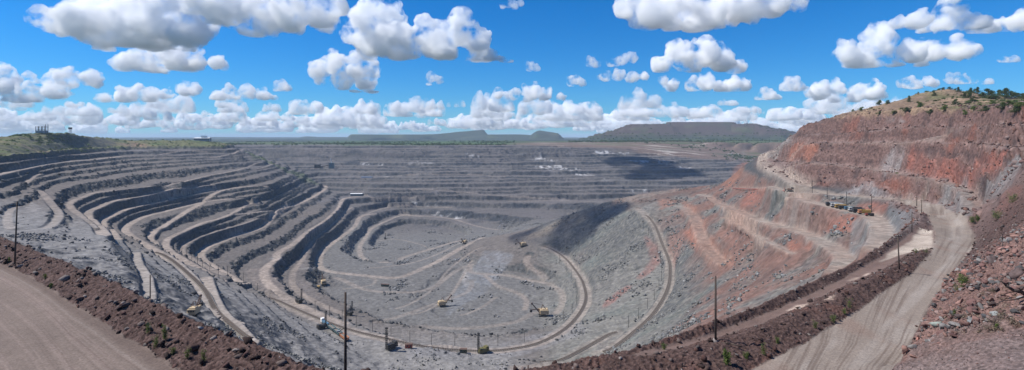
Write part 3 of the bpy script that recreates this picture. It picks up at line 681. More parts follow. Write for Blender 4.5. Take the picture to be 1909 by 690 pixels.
names = {0: ('pit_terrain', M_pit), 1: ('hillside_terrain', M_wall), 2: ('plain', M_pit), 3: ('bank_ground', M_near), 4: ('road', M_road), 5: ('haul_road', M_road), 6: ('track', M_road)}
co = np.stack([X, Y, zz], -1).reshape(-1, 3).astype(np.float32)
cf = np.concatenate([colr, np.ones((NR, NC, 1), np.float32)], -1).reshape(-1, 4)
I, J = np.meshgrid(np.arange(NR - 1), np.arange(NC - 1), indexing='ij')
v00 = (I * NC + J).ravel()
quads = np.stack([v00, v00 + 1, v00 + NC + 1, v00 + NC], -1)
fr = REG[:-1, :-1].ravel()
for rid_, (nm, mat) in names.items():
    q = quads[fr == rid_]
    if not len(q): continue
    used = np.zeros(len(co), bool); used[q.ravel()] = True
    idx = np.cumsum(used) - 1
    q = idx[q].astype(np.int32)
    me = bpy.data.meshes.new(nm)
    me.vertices.add(int(used.sum())); me.vertices.foreach_set('co', co[used].ravel())
    me.loops.add(len(q) * 4); me.loops.foreach_set('vertex_index', q.ravel())
    me.polygons.add(len(q)); me.polygons.foreach_set('loop_start', np.arange(0, len(q) * 4, 4, dtype=np.int32))
    me.polygons.foreach_set('use_smooth', np.ones(len(q), bool))
    ca = me.color_attributes.new('stone', 'FLOAT_COLOR', 'POINT'); ca.data.foreach_set('color', cf[used].ravel())
    me.update(calc_edges=True); me.materials.append(mat)
    o = bpy.data.objects.new(nm, me); col.objects.link(o); tag(o, kind='structure')
ZF = zz
def ground(u, v):
    return hit(u, v, ZF)

# ------------------------------------------------------------------ clouds: heaped cumulus, each a body of its own
def cloud_mat(soft=260.):
    m = bpy.data.materials.new('cloud_vapour'); m.use_nodes = True
    nt = m.node_tree; nt.nodes.clear()
    o = nt.nodes.new('ShaderNodeOutputMaterial'); v = nt.nodes.new('ShaderNodeVolumePrincipled')
    v.inputs['Color'].default_value = (.9995, .9995, .9995, 1); v.inputs['Density'].default_value = CLOUD_DENS; v.inputs['Anisotropy'].default_value = CLOUD_G
    nt.links.new(v.outputs[0], o.inputs['Volume'])
    tc = nt.nodes.new('ShaderNodeTexCoord'); n = nt.nodes.new('ShaderNodeTexNoise'); n.inputs['Scale'].default_value = 1 / soft; n.inputs['Detail'].default_value = 5; n.inputs['Roughness'].default_value = .6
    nt.links.new(tc.outputs['Object'], n.inputs['Vector'])
    r = nt.nodes.new('ShaderNodeMapRange'); r.inputs[1].default_value = .43; r.inputs[2].default_value = .58; r.inputs[3].default_value = .0; r.inputs[4].default_value = CLOUD_DENS * 2.0
    nt.links.new(n.outputs[0], r.inputs[0]); nt.links.new(r.outputs[0], v.inputs['Density'])
    return m
CLOUD_DENS, CLOUD_G = .0085, .0
M_cloud = cloud_mat(240.)
CLOUD_DENS = .0026; M_cloud_thin = cloud_mat(700.); M_cloud_thin.name = 'thin_cloud_vapour'
CLOUD_DENS = .022; M_cloud_thick = cloud_mat(105.); M_cloud_thick.name = 'thick_cloud_vapour'
tex_a = bpy.data.textures.new('puff_large', 'CLOUDS'); tex_a.noise_scale = 1.0; tex_a.noise_depth = 3
tex_b = bpy.data.textures.new('puff_small', 'CLOUDS'); tex_b.noise_scale = .5; tex_b.noise_depth = 5
def cloud_mesh(name, blobs, vox, zb, unit, kids=7, sats=0):
    """blobs: (x, y, z, r) in metres about the cloud's own origin; unit = size of its puffs"""
    bm = bmesh.new()
    rr = random.Random(len(blobs) * 31 + int(unit))
    allb = list(blobs)
    for x, y, z, r in blobs:
        for k in range(kids):
            a = rr.uniform(0, 6.283); e = rr.uniform(-.15, 1.4)
            d = Vector((math.cos(a) * math.cos(e), math.sin(a) * math.cos(e), math.sin(e)))
            q = r * rr.uniform(.2, .48); p = Vector((x, y, z)) + d * r * rr.uniform(.7, 1.0)
            allb.append((p.x, p.y, p.z, q))
        for k in range(sats):
            a = rr.uniform(0, 6.283); e = rr.uniform(-.3, 1.2); f = r * rr.uniform(1.05, 1.3)
            allb.append((x + f * math.cos(a) * math.cos(e), y + f * math.sin(a) * math.cos(e) * .5, z + f * math.sin(e), r * rr.uniform(.06, .15)))
    for x, y, z, r in allb:
        bmesh.ops.create_icosphere(bm, subdivisions=2, radius=r, matrix=Matrix.Translation((x, y, z)) @ Matrix.Diagonal((1, 1.0, .92, 1)))
    me = bpy.data.meshes.new(name + '_raw'); bm.to_mesh(me); bm.free()
    o = bpy.data.objects.new('tmp', me); col.objects.link(o)
    m = o.modifiers.new('r', 'REMESH'); m.mode = 'VOXEL'; m.voxel_size = vox
    for q in ((tex_a, unit * .8, .55), (tex_b, unit * .45, .36), None, (tex_b, unit * .22, .10)):
        if q is None:
            m = o.modifiers.new('r', 'REMESH'); m.mode = 'VOXEL'; m.voxel_size = vox
            continue
        tx, s, st = q
        e = bpy.data.objects.new('tmp_e', None); col.objects.link(e); e.scale = (s, s, s)
        d = o.modifiers.new('d', 'DISPLACE'); d.texture = tx; d.texture_coords = 'OBJECT'; d.texture_coords_object = e; d.strength = unit * st; d.mid_level = .5
    bpy.context.view_layer.update()
    dg = bpy.context.evaluated_depsgraph_get()
    nm = bpy.data.meshes.new_from_object(o.evaluated_get(dg)); nm.name = name
    for x in [x for x in col.objects if x.name.startswith('tmp')]: bpy.data.objects.remove(x, do_unlink=True)
    n = len(nm.vertices); c = np.empty(n * 3, np.float32); nm.vertices.foreach_get('co', c); c = c.reshape(-1, 3)
    below = c[:, 2] < zb
    c[below, 2] = zb - (zb - c[below, 2]) * .22
    nm.vertices.foreach_set('co', c.ravel()); nm.update()
    nm.polygons.foreach_set('use_smooth', np.ones(len(nm.polygons), bool))
    nm.materials.clear(); nm.materials.append(M_cloud)
    return nm
BIG = [
 ('huge white cumulus with a broad grey base at top left', 6000, 88, [(100, 40, 28), (140, 35, 35), (190, 45, 50), (250, 50, 55), (310, 35, 50), (350, 60, 38), (230, 15, 40), (300, 0, 40), (170, 85, 16), (210, 90, 16), (280, 86, 22), (330, 85, 22), (395, 55, 14), (150, 10, 30)]),
 ('long grey-bottomed cloud running off the top edge left of centre', 5600, 66, [(420, 12, 42), (480, 18, 45), (540, 18, 45), (590, 18, 38), (628, 10, 22), (470, 62, 18), (500, 55, 22), (545, 42, 22), (450, 40, 25), (380, 0, 36)]),
 ('puffy cumulus of two heaps hanging under the huge top left cloud', 7200, 132, [(228, 118, 20), (255, 112, 24), (320, 100, 28), (350, 95, 24), (345, 118, 26), (290, 123, 24), (375, 120, 16), (410, 120, 15), (285, 144, 9), (300, 145, 8)]),
 ('massive dark-bottomed cumulus left of the picture middle, tapering to the right', 6600, 108, [(648, 62, 20), (690, 38, 34), (720, 30, 34), (690, 75, 36), (740, 82, 42), (800, 72, 40), (860, 58, 32), (890, 75, 26), (760, 108, 24), (830, 105, 26), (890, 105, 24), (920, 118, 20), (945, 130, 14), (680, 103, 14), (700, 8, 22), (888, 138, 10)]),
 ('cumulus with a stepped base below the massive middle cloud', 7600, 168, [(600, 130, 20), (625, 120, 22), (660, 125, 24), (690, 128, 22), (640, 152, 22), (680, 152, 22), (598, 150, 11), (665, 185, 11), (690, 183, 14)]),
 ('vast grey cloud cut by the top edge right of centre', 5600, 50, [(1170, 10, 28), (1210, 28, 38), (1260, 28, 42), (1310, 22, 45), (1370, 12, 40), (1430, 8, 34), (1478, 8, 20), (1250, 58, 25), (1290, 75, 25), (1330, 60, 18), (1395, 36, 16)]),
 ('white pyramid-shaped cumulus under the vast grey cloud', 7200, 135, [(1230, 123, 20), (1270, 110, 28), (1310, 100, 32), (1340, 115, 26), (1375, 126, 18), (1255, 95, 20), (1290, 128, 16)]),
 ('flat white cumulus band below the pyramid-shaped cloud', 9000, 170, [(1255, 160, 13), (1290, 160, 16), (1320, 154, 18), (1370, 160, 18), (1385, 160, 14), (1235, 150, 10), (1340, 165, 14)]),
 ('billowing white cumulus with a tall knob left of the red hill', 6800, 122, [(1575, 100, 20), (1600, 115, 26), (1630, 122, 20), (1640, 68, 27), (1635, 90, 28), (1690, 98, 26), (1740, 94, 24), (1775, 94, 24), (1795, 98, 12), (1570, 85, 12), (1720, 118, 12), (1660, 128, 16)]),
 ('chain of white clouds rising to the top right corner', 6000, 56, [(1700, 42, 20), (1670, 45, 15), (1740, 50, 14), (1780, 30, 28), (1810, 46, 22), (1850, 55, 20), (1890, 45, 22), (1915, 40, 24), (1780, -6, 22), (1830, 58, 16)]),
 ('small flat cloud just above the trees of the red hill top', 8600, 164, [(1680, 156, 11), (1700, 157, 15), (1725, 153, 11), (1742, 156, 9), (1700, 168, 12)]),
 ('thin low cloud with a trailing tail right of the hill summit', 8600, 156, [(1776, 147, 13), (1798, 150, 11), (1820, 154, 7), (1845, 155, 8)]),
 ('little ragged cloud by the right edge', 8000, 116, [(1868, 113, 8), (1890, 112, 9), (1880, 114, 8)]),
 ('round white puff standing left of the wide low bank near the red wall', 9500, 170, [(1475, 158, 16), (1495, 162, 11), (1460, 163, 9)]),
 ('wide low bank of cloud above the left end of the red wall', 9500, 190, [(1530, 170, 20), (1560, 165, 17), (1600, 172, 17), (1620, 170, 19), (1640, 178, 14), (1560, 185, 12), (1590, 186, 12)]),
 ('single small puff between the flat band and the red wall', 9800, 186, [(1430, 178, 14), (1415, 183, 9), (1445, 183, 8)]),
 ('lens-shaped white cloud standing alone over the west benches', 9200, 186, [(405, 180, 13), (430, 173, 15), (460, 171, 16), (490, 178, 13), (510, 183, 7)]),
 ('small dome cloud at the right end of the lens-shaped one', 8600, 170, [(525, 161, 13), (540, 166, 7), (513, 165, 7)]),
 ('heaped bank of clouds at the left edge', 8600, 188, [(8, 135, 18), (45, 140, 10), (20, 160, 20), (60, 175, 20), (95, 150, 20), (130, 145, 20), (160, 145, 17), (180, 145, 9), (110, 170, 18), (70, 190, 16), (30, 190, 18), (-20, 150, 25)]),
 ('long chain of low puffs right of the left edge bank', 9600, 190, [(230, 180, 17), (260, 174, 17), (285, 180, 17), (340, 165, 16), (365, 167, 12), (310, 174, 12), (200, 186, 13)]),
 ('broad low cumulus over the middle of the far rim', 9600, 190, [(990, 172, 18), (960, 176, 13), (1015, 175, 15), (930, 178, 9), (1045, 182, 9), (980, 188, 9)]),
 ('low white cloud left of the pyramid-shaped one', 8200, 154, [(1130, 142, 12), (1155, 140, 13), (1180, 143, 13), (1200, 142, 9), (1118, 145, 7)]),
 ('small isolated puff above the broad low middle cloud', 8600, 162, [(1065, 152, 11), (1085, 155, 9), (1075, 150, 10)]),
 ('small ragged cloud under the tapering end of the massive cloud', 8200, 158, [(805, 145, 11), (820, 150, 9), (800, 158, 7)]),
 ('lone tiny puff right of the massive cloud tip', 7600, 134, [(988, 124, 11), (1000, 128, 8)]),
 ('torn wisp of cloud high above the middle', 5800, 14, [(955, 8, 11), (938, 11, 7), (970, 8, 7)]),
 ('small ragged puff, first of two left of the pyramid-shaped cloud', 7600, 126, [(1100, 115, 11), (1113, 121, 9), (1106, 119, 9)]),
 ('second ragged puff, nearest the left shoulder of the pyramid-shaped cloud', 7600, 124, [(1140, 119, 9), (1178, 108, 11), (1160, 113, 11), (1150, 116, 9)]),
]
def cloud_from(label, d, vb, blobs, i):
    k = d / F
    u0 = sum(b[0] for b in blobs) / len(blobs)
    cx, cz = (u0 - U0) * k, (V0 - vb) * k
    rr = random.Random(i * 7 + 3)
    rmax = max(b[2] for b in blobs)
    B = []
    for u, v, r in blobs:
        dy = rr.uniform(-.5, .5) * rmax * k
        B.append(((u - u0) * k, dy, (vb - v) * k, r * k * 1.0))
        B.append(((u - u0 + rr.uniform(-.4, .4) * r) * k, dy + rr.choice((-1, 1)) * r * k * rr.uniform(.5, 1.0), (vb - v) * k * .8, r * k * .72))
    unit = max(rmax * k * .75, 60)
    me = cloud_mesh('cloud', B, max(rmax * k / 16, 11), 0.0, unit)
    o = bpy.data.objects.new('cloud', me); col.objects.link(o); o.location = (cx, d, cz)
    tag(o, label, 'cloud', 'cumulus clouds standing clear in the sky')
    return o
for i, (lb, d, vb, bl) in enumerate(BIG):
    cloud_from(lb, d, vb, bl, i)
# the crowd of small clouds down to the horizon: one body of cloud
protos = []
for i in range(7):
    rr = random.Random(50 + i)
    B = [(rr.uniform(-1, 1) * 420, rr.uniform(-1, 1) * 260, rr.uniform(.1, .7) * 170, rr.uniform(110, 230)) for _ in range(9)]
    protos.append(cloud_mesh('low_cloud', B, 30, 0.0, 150, 4))
bmj = []
rr = random.Random(5)
verts = []; faces = []; off = 0
for row, (vb, n, wpx) in enumerate(((196, 14, 62), (205, 17, 74), (213, 20, 80), (221, 22, 84), (229, 25, 84), (236, 28, 80), (242, 30, 80), (247, 30, 80))):
    for k in range(n):
        u = -60 + (k + rr.uniform(.1, .9)) * 2030 / n
        if row < 2 and rr.random() < .35: continue
        v = vb + rr.uniform(-6, 5)
        h = 1150.0
        d = F * h / (V0 - v)
        p = rr.choice(protos)
        n_ = len(p.vertices); c = np.empty(n_ * 3, np.float32); p.vertices.foreach_get('co', c); c = c.reshape(-1, 3)
        s = wpx * rr.uniform(.35, 1.25) * d / F / 1150.0
        a = rr.choice((0, math.pi)) + rr.uniform(-.4, .4)
        ca, sa = math.cos(a), math.sin(a)
        w = np.stack([(c[:, 0] * ca - c[:, 1] * sa) * s, (c[:, 0] * sa + c[:, 1] * ca) * s, c[:, 2] * s * rr.uniform(.8, 1.9)], -1) + np.array([(u - U0) / F * d, d, h])
        f = np.empty(len(p.polygons) * 4, np.int32); p.loops.foreach_get('vertex_index', f)
        verts.append(w.astype(np.float32)); faces.append(f.reshape(-1, 4) + off); off += n_
def mesh_np(name, v, q, mat, smooth=True):
    me = bpy.data.meshes.new(name)
    me.vertices.add(len(v)); me.vertices.foreach_set('co', np.ascontiguousarray(v, np.float32).ravel())
    k = q.shape[1]
    me.loops.add(q.size); me.loops.foreach_set('vertex_index', np.ascontiguousarray(q, np.int32).ravel())
    me.polygons.add(len(q)); me.polygons.foreach_set('loop_start', np.arange(0, q.size, k, dtype=np.int32))
    if smooth: me.polygons.foreach_set('use_smooth', np.ones(len(q), bool))
    me.update(calc_edges=True); me.materials.append(mat)
    return me
me = mesh_np('distant_clouds', np.vstack(verts), np.vstack(faces), M_cloud_thin)
o = bpy.data.objects.new('distant_clouds', me); col.objects.link(o)
tag(o, 'crowd of small pale clouds massed low along the whole horizon', 'clouds', kind='stuff')
print('cloud verts', off)

# ------------------------------------------------------------------ builders for things
def flat_mat(name, c, rough=.7, var=.18, scale=3.0, metal=0.0, bump=0.0):
    m, nt, b = node_mat(name)
    tc = nt.nodes.new('ShaderNodeTexCoord'); n = nt.nodes.new('ShaderNodeTexNoise'); n.inputs['Scale'].default_value = scale; n.inputs['Detail'].default_value = 5
    nt.links.new(tc.outputs['Object'], n.inputs['Vector'])
    cr = nt.nodes.new('ShaderNodeValToRGB'); e = cr.color_ramp.elements
    e[0].position = .3; e[1].position = .7
    e[0].color = tuple(x * (1 - var) for x in c) + (1,); e[1].color = tuple(min(x * (1 + var), 1) for x in c) + (1,)
    nt.links.new(n.outputs[0], cr.inputs[0]); nt.links.new(cr.outputs[0], b.inputs['Base Color'])
    b.inputs['Roughness'].default_value = rough; b.inputs['Metallic'].default_value = metal; b.inputs['Specular IOR Level'].default_value = .3
    if bump:
        bp = nt.nodes.new('ShaderNodeBump'); bp.inputs['Strength'].default_value = .6; bp.inputs['Distance'].default_value = bump
        nt.links.new(n.outputs[0], bp.inputs['Height']); nt.links.new(bp.outputs[0], b.inputs['Normal'])
    return m
def attr_mat(name, rough=.95, bump=.05, bscale=6., trans=0.0):
    m, nt, b = node_mat(name)
    at = nt.nodes.new('ShaderNodeVertexColor'); at.layer_name = 'stone'
    nt.links.new(at.outputs[0], b.inputs['Base Color']); b.inputs['Roughness'].default_value = rough; b.inputs['Specular IOR Level'].default_value = .15
    tc = nt.nodes.new('ShaderNodeTexCoord'); n = nt.nodes.new('ShaderNodeTexNoise'); n.inputs['Scale'].default_value = bscale; n.inputs['Detail'].default_value = 4
    nt.links.new(tc.outputs['Object'], n.inputs['Vector'])
    bp = nt.nodes.new('ShaderNodeBump'); bp.inputs['Distance'].default_value = bump; bp.inputs['Strength'].default_value = .7
    nt.links.new(n.outputs[0], bp.inputs['Height']); nt.links.new(bp.outputs[0], b.inputs['Normal'])
    if trans:
        o = [x for x in nt.nodes if x.type == 'OUTPUT_MATERIAL'][0]
        t = nt.nodes.new('ShaderNodeBsdfTranslucent'); nt.links.new(at.outputs[0], t.inputs['Color'])
        mix = nt.nodes.new('ShaderNodeMixShader'); mix.inputs[0].default_value = trans
        nt.links.new(b.outputs[0], mix.inputs[1]); nt.links.new(t.outputs[0], mix.inputs[2]); nt.links.new(mix.outputs[0], o.inputs['Surface'])
    return m
M = dict(wood=flat_mat('weathered_wood', (.07, .052, .042), .9, .35, 8, bump=.01), dark=flat_mat('dark_iron', (.035, .032, .03), .6), steel=flat_mat('rusty_steel', (.12, .075, .055), .7, .35, 2),
         cream=flat_mat('cream_paint', (.50, .38, .23), .55, .15, 1.2), yellow=flat_mat('yellow_paint', (.33, .21, .06), .55, .2, 1.2), olive=flat_mat('olive_paint', (.13, .115, .04), .6, .2),
         white=flat_mat('white_paint', (.75, .75, .73), .5, .08), dusty=flat_mat('dusty_white_paint', (.42, .41, .39), .6, .15), blue=flat_mat('blue_paint', (.08, .17, .25), .5, .2), teal=flat_mat('teal_paint', (.09, .15, .16), .6, .25), orange=flat_mat('orange_paint', (.50, .22, .11), .6, .2), red=flat_mat('dull_red_paint', (.30, .06, .04), .6, .2),
         green=flat_mat('dark_green_paint', (.05, .07, .05), .6), glass=flat_mat('dark_glass', (.03, .04, .05), .15, .1), concrete=flat_mat('pale_concrete', (.36, .36, .36), .9, .12), ceramic=flat_mat('insulator_glaze', (.25, .27, .25), .3),
         tyre=flat_mat('tyre_rubber', (.025, .025, .025), .9), gravel=flat_mat('ballast', (.17, .15, .13), .95, .3, 1.5), bark=flat_mat('bark', (.08, .06, .045), .9, .3, 6, bump=.02), grey=flat_mat('grey_sheet', (.22, .25, .27), .6, .15), dead=flat_mat('dead_wood', (.06, .047, .042), .9, .35, 6, bump=.01))
M_rock = attr_mat('broken_stone', bump=.06, bscale=5); M_leaf = attr_mat('leaf_green', .7, .0, 5, .35)

class MB:
    def __init__(self): self.bm = bmesh.new()
    def box(self, c, s, rz=0, rx=0, ry=0, bev=0, taper=None):
        r = bmesh.ops.create_cube(self.bm, size=1.0)
        vs_ = r['verts']
        for v in vs_:
            if taper and v.co.z > 0: v.co.x *= taper[0]; v.co.y *= taper[1]
        bmesh.ops.transform(self.bm, verts=vs_, matrix=Matrix.Translation(c) @ Matrix.Rotation(rz, 4, 'Z') @ Matrix.Rotation(rx, 4, 'X') @ Matrix.Rotation(ry, 4, 'Y') @ Matrix.Diagonal((*s, 1)))
        if bev:
            es = list({e for v in vs_ for e in v.link_edges})
            bmesh.ops.bevel(self.bm, geom=es, offset=bev, segments=1, affect='EDGES')
        return self
    def tube(self, p, q, r0, r1=None, n=8):
        p = Vector(p); q = Vector(q); r1 = r0 if r1 is None else r1; d = q - p
        m = Matrix.Translation((p + q) / 2) @ d.to_track_quat('Z', 'Y').to_matrix().to_4x4()
        bmesh.ops.create_cone(self.bm, cap_ends=True, segments=n, radius1=r0, radius2=r1, depth=d.length, matrix=m)
        return self
    def path(self, pts, r0, r1, n=6):
        for k in range(len(pts) - 1):
            f0 = k / (len(pts) - 1); f1 = (k + 1) / (len(pts) - 1)
            self.tube(pts[k], pts[k + 1], r0 + (r1 - r0) * f0, r0 + (r1 - r0) * f1, n)
        return self
    def build(self, name, mat, parent=None, loc=None, rz=0, smooth=False):
        me = bpy.data.meshes.new(name); self.bm.to_mesh(me); self.bm.free(); me.materials.append(mat)
        if smooth: me.polygons.foreach_set('use_smooth', np.ones(len(me.polygons), bool))
        o = bpy.data.objects.new(name, me); col.objects.link(o)
        if parent: o.parent = parent
        if loc is not None: o.location = loc; o.rotation_euler = (0, 0, rz)
        return o
def thing(name, label, cat, loc, rz=0, group=None):
    o = bpy.data.objects.new(name, None); col.objects.link(o); o.empty_display_size = .3
    o.location = loc; o.rotation_euler = (0, 0, rz)
    return tag(o, label, cat, group)
def copy_tree(o, parent=None):
    c = o.copy(); col.objects.link(c)
    if parent: c.parent = parent
    for ch in [x for x in bpy.data.objects if x.parent == o]: copy_tree(ch, c)
    return c
def again(src, label, loc, rz=0, s=None, group=None):
    c = copy_tree(src); c.location = loc; c.rotation_euler = (0, 0, rz); c['label'] = label
    if group: c['group'] = group
    if s: c.scale = (s, s, s)
    return c
def gz(x, y, dz=0.): return Vector((x, y, zat(x, y, ZF) + dz))
def spot(u, v, dz=0.):
    x, y, z = ground(u, v); return Vector((x, y, z + dz))
def at_dist(u, y, dz=0.): return gz((u - U0) / F * y, y, dz)

# ------------------------------------------------------------------ loose stone
def rock_proto(seed, sub):
    bm = bmesh.new(); bmesh.ops.create_icosphere(bm, subdivisions=sub, radius=1.0)
    r_ = random.Random(seed)
    planes = [(Vector((r_.gauss(0, 1), r_.gauss(0, 1), r_.gauss(0, 1))).normalized(), r_.uniform(.22, .7)) for _ in range(8)]
    for v in bm.verts:
        for n, d in planes:
            t = v.co.dot(n) - d
            if t > 0: v.co -= n * t
    v = np.array([x.co[:] for x in bm.verts], np.float32); bm.verts.index_update()
    f = np.array([[x.index for x in p.verts] for p in bm.faces], np.int32); bm.free()
    return v / np.abs(v).max() * np.array([1, 1, .9], np.float32), f
ROCKS1 = [rock_proto(k, 1) for k in range(8)]; ROCKS2 = [rock_proto(40 + k, 2) for k in range(10)]
def scatter(mask, n, smin, smax, cols, protos, power=2.5, sink=.2, area=True):
    p = (mask * (Y ** 2 if area else Y)).ravel().astype(np.float64); p /= p.sum()
    idx = rng.choice(len(p), n, p=p)
    x = X.ravel()[idx] + rng.normal(0, .1, n); y = Y.ravel()[idx] + rng.normal(0, .1, n); z = ZF.ravel()[idx]
    s = smin * (smax / smin) ** (rng.random(n) ** power)
    V, Fc, K = [], [], []; off = 0
    for i in range(n):
        v, f = protos[rng.integers(len(protos))]
        a = rng.random() * 6.283; ca, sa = math.cos(a), math.sin(a); tl = rng.normal(0, .35)
        sc3 = s[i] * np.array([1, rng.uniform(.6, 1.1), rng.uniform(.55, 1.0)])
        w = v * sc3
        w = np.stack([w[:, 0], w[:, 1] * math.cos(tl) - w[:, 2] * math.sin(tl), w[:, 1] * math.sin(tl) + w[:, 2] * math.cos(tl)], -1)
        w = np.stack([w[:, 0] * ca - w[:, 1] * sa, w[:, 0] * sa + w[:, 1] * ca, w[:, 2]], -1) + np.array([x[i], y[i], z[i] + s[i] * (.5 - sink)])
        c = .85 * np.array(cols[rng.integers(len(cols))]) * rng.uniform(.7, 1.3)
        V.append(w); Fc.append(f + off); K.append(np.repeat(np.append(c, 1)[None], len(v), 0)); off += len(v)
    return np.vstack(V), np.vstack(Fc), np.vstack(K)
def stuff(name, label, parts_, mat, cat='rubble', smooth=False):
    off = 0; V, Q, K = [], [], []
    for v, f, k in parts_:
        V.append(v); Q.append(f + off); K.append(k); off += len(v)
    me = mesh_np(name, np.vstack(V), np.vstack(Q), mat, smooth)
    ca = me.color_attributes.new('stone', 'FLOAT_COLOR', 'POINT'); ca.data.foreach_set('color', np.vstack(K).astype(np.float32).ravel())
    o = bpy.data.objects.new(name, me); col.objects.link(o); return tag(o, label, cat, kind='stuff')
BC = [(.07, .043, .037), (.10, .066, .057), (.14, .108, .097), (.045, .03, .027), (.21, .18, .165), (.095, .052, .045)]
vis = np.maximum.accumulate(-vis_row(ZF), axis=0) <= -vis_row(ZF) + 6
inview = ((UU > -120) & (UU < 2030) & (vis_row(ZF) < 760))
clump = sm(-.35, .5, m3 + .5 * m1)
stuff('berm_rubble', 'dark red-brown broken stone heaped along the berms beside the near roads', [
    scatter(BERM * inview * (UU < 1000) * (.25 + clump), 9000, .07, .75, BC, ROCKS1, 3.0),
    scatter(BERM * inview * (UU > 900) * (.25 + clump), 8000, .07, .6, BC, ROCKS1, 3.0)], M_rock)
RC = [(.20, .115, .098), (.16, .09, .08), (.25, .175, .155), (.11, .08, .075), (.08, .075, .075), (.22, .205, .195), (.24, .14, .115)]
rocky = sm(-.5, .4, fbm(X / 9, Y / 9, 3, 301)) * sm(48, 58, Y - (UU - 1700) * -.02) * (.25 + .75 * (1 - sm(1850, 2000, UU)))
rocky = np.clip(rocky * sm(-.02, .03, (Y - np.interp(UU, (1700, 1760, 1909, 2000), (58, 58, 53, 50))) / 60), 0, 1)
stuff('bank_rubble', 'angular red and grey stones strewn over the bank beside the east road', [
    scatter(BANK * inview * rocky, 5200, .07, .8, RC, ROCKS2, 3.4, .08), scatter(BANK * inview, 6000, .03, .13, RC, ROCKS1, 1.8)], M_rock)
PC = [(.14, .14, .14), (.20, .20, .20), (.10, .105, .11), (.26, .255, .245), (.17, .165, .15)]
far1 = pit * inview * (1 - np.clip(flat * 1.2, 0, 1)) * vis
cl2 = sm(.05, .5, nB + .6 * nC)
stuff('slope_boulders', 'grey blasted boulders strewn over the pit slopes and along the bench toes', [
    scatter(far1 * NEARS * cl2, 5000, .3, 1.5, PC, ROCKS1, 2.6), scatter(far1 * EAST * cl2, 8000, .4, 2.2, PC, ROCKS1, 2.6),
    scatter(far1 * fl * (1 - fz) * sm(.2, .5, nB), 3000, .6, 2.6, PC + [(.3, .3, .31)], ROCKS1, 2.0), scatter(far1 * FACE * (Y < 1100), 4000, .8, 3.0, [(.09, .09, .095), (.13, .13, .13), (.06, .06, .065)], ROCKS1, 2.0)], M_rock)
WC = [(.15, .09, .08), (.10, .07, .065), (.22, .16, .145), (.18, .10, .08)]
stuff('wall_scree', 'fallen blocks lying along the ledges of the red wall', [scatter(WALL * (1 - np.clip(blur(RROAD + STRIP, 3), 0, 1)) * (Y > 190) * inview * vis * sm(.0, .4, nC) * (1 - STEEP * .6), 4000, .35, 1.7, WC, ROCKS1, 2.4)], M_rock)
BLD = [(1747, 606, .85, (.22, .25, .22), 'large grey-green boulder lying alone at the road-side tip of the stone bank'), (1838, 597, .75, (.07, .07, .075), 'dark rounded boulder under the dead branch on the bank'),
       (1816, 602, .6, (.16, .17, .17), 'grey block between the dark rounded boulder and the grey-green one'), (1770, 610, .6, (.19, .12, .105), 'squat maroon block right of the grey-green boulder'),
       (1712, 632, .5, (.30, .14, .11), 'flat red slab at the lowest corner of the bank by the road'), (1852, 590, .7, (.27, .28, .27), 'pale grey boulder right of the dark rounded one'),
       (1806, 512, 1.0, (.30, .15, .12), 'tall leaning red slab above the roadside bush'), (1850, 490, 1.2, (.12, .09, .085), 'long dark shelf of rock halfway up the bank'), (1872, 466, 1.2, (.36, .20, .17), 'pale pink slab near the bare sapling'),
       (1898, 515, 1.0, (.10, .07, .065), 'dark block against the right edge above the branch'), (1790, 565, .7, (.26, .15, .125), 'reddish block between the bush and the stalks'), (423, 625, .55, (.13, .12, .12), 'largest grey boulder on the west berm'),
       (375, 613, .42, (.28, .27, .26), 'pale boulder on the west berm left of its largest boulder'), (1302, 652, .5, (.08, .065, .06), 'dark boulder on the east berm near the tall lone pole')]
for k, (u, v, s, c, lb) in enumerate(BLD):
    p = spot(u, v)
    vv_, ff_ = ROCKS2[k % len(ROCKS2)]
    me = mesh_np('boulder', vv_ * s * np.array([1.15, .9, .95]), ff_, flat_mat('boulder_stone', c, .95, .35, 1.6, bump=.06), False)
    o = bpy.data.objects.new('boulder', me); col.objects.link(o); o.location = p + Vector((0, 0, .25 * s)); o.rotation_euler = (rng.normal(0, .3), rng.normal(0, .3), rng.random() * 6)
    tag(o, lb, 'boulder', 'boulders on the banks')

# ------------------------------------------------------------------ power poles
def pole(label, p, h, lean=(0, 0), arms=1, r=.15, group='power poles along the near rim', rz=.3):
    t = thing('utility_pole', label, 'utility pole', p, rz, group)
    top = Vector((lean[0] * h, lean[1] * h, h))
    MB().tube((0, 0, -1.2), top, r, r * .72, 10).build('post', M['wood'], t, smooth=True)
    for a in range(arms):
        f = 1 - .05 - .12 * a; c = top * f
        MB().box((c.x, c.y - r, c.z), (1.9, .1, .12)).build('crossarm', M['wood'], t)
        for s in (-.85, -.35, .35, .85):
            q = MB(); q.tube((c.x + s, c.y - r, c.z + .06), (c.x + s, c.y - r, c.z + .16), .02, n=6); q.tube((c.x + s, c.y - r, c.z + .14), (c.x + s, c.y - r, c.z + .27), .055, .035, 8); q.build('insulator', M['ceramic'], t)
    return t
def pole_px(label, u, vb, vt, lean=(0, 0), y=None, **k):
    p = spot(u, vb) if y is None else at_dist(u, y)
    h = (V0 - vt) / F * p.y - p.z
    return pole(label, p, h, lean, **k)
pole_px('leaning wooden power pole at the far left end of the west berm', 27, 494, 377, (.035, 0))
pole_px('wooden power pole rising from behind the west berm left of the cream excavator', 280, 570, 513, y=104, arms=0, r=.13)
pole_px('tall dark pole with one lamp bracket left of the picture middle at the bottom edge', 644, 692, 545, y=55, arms=0, r=.17)
pole_px('tall lone pole on the east berm right of the picture middle', 1334, 637, 515, arms=0, r=.16)
pole_px('leaning pole with a crossarm beside the sandy strip', 1677, 502, 437, (-.07, 0))
pole_px('plain pole at the upper end of the sandy strip', 1700, 433, 398, arms=0, r=.14)
pole_px('pole with crossarm at the bend of the east haul road', 1718, 398, 373, r=.17)
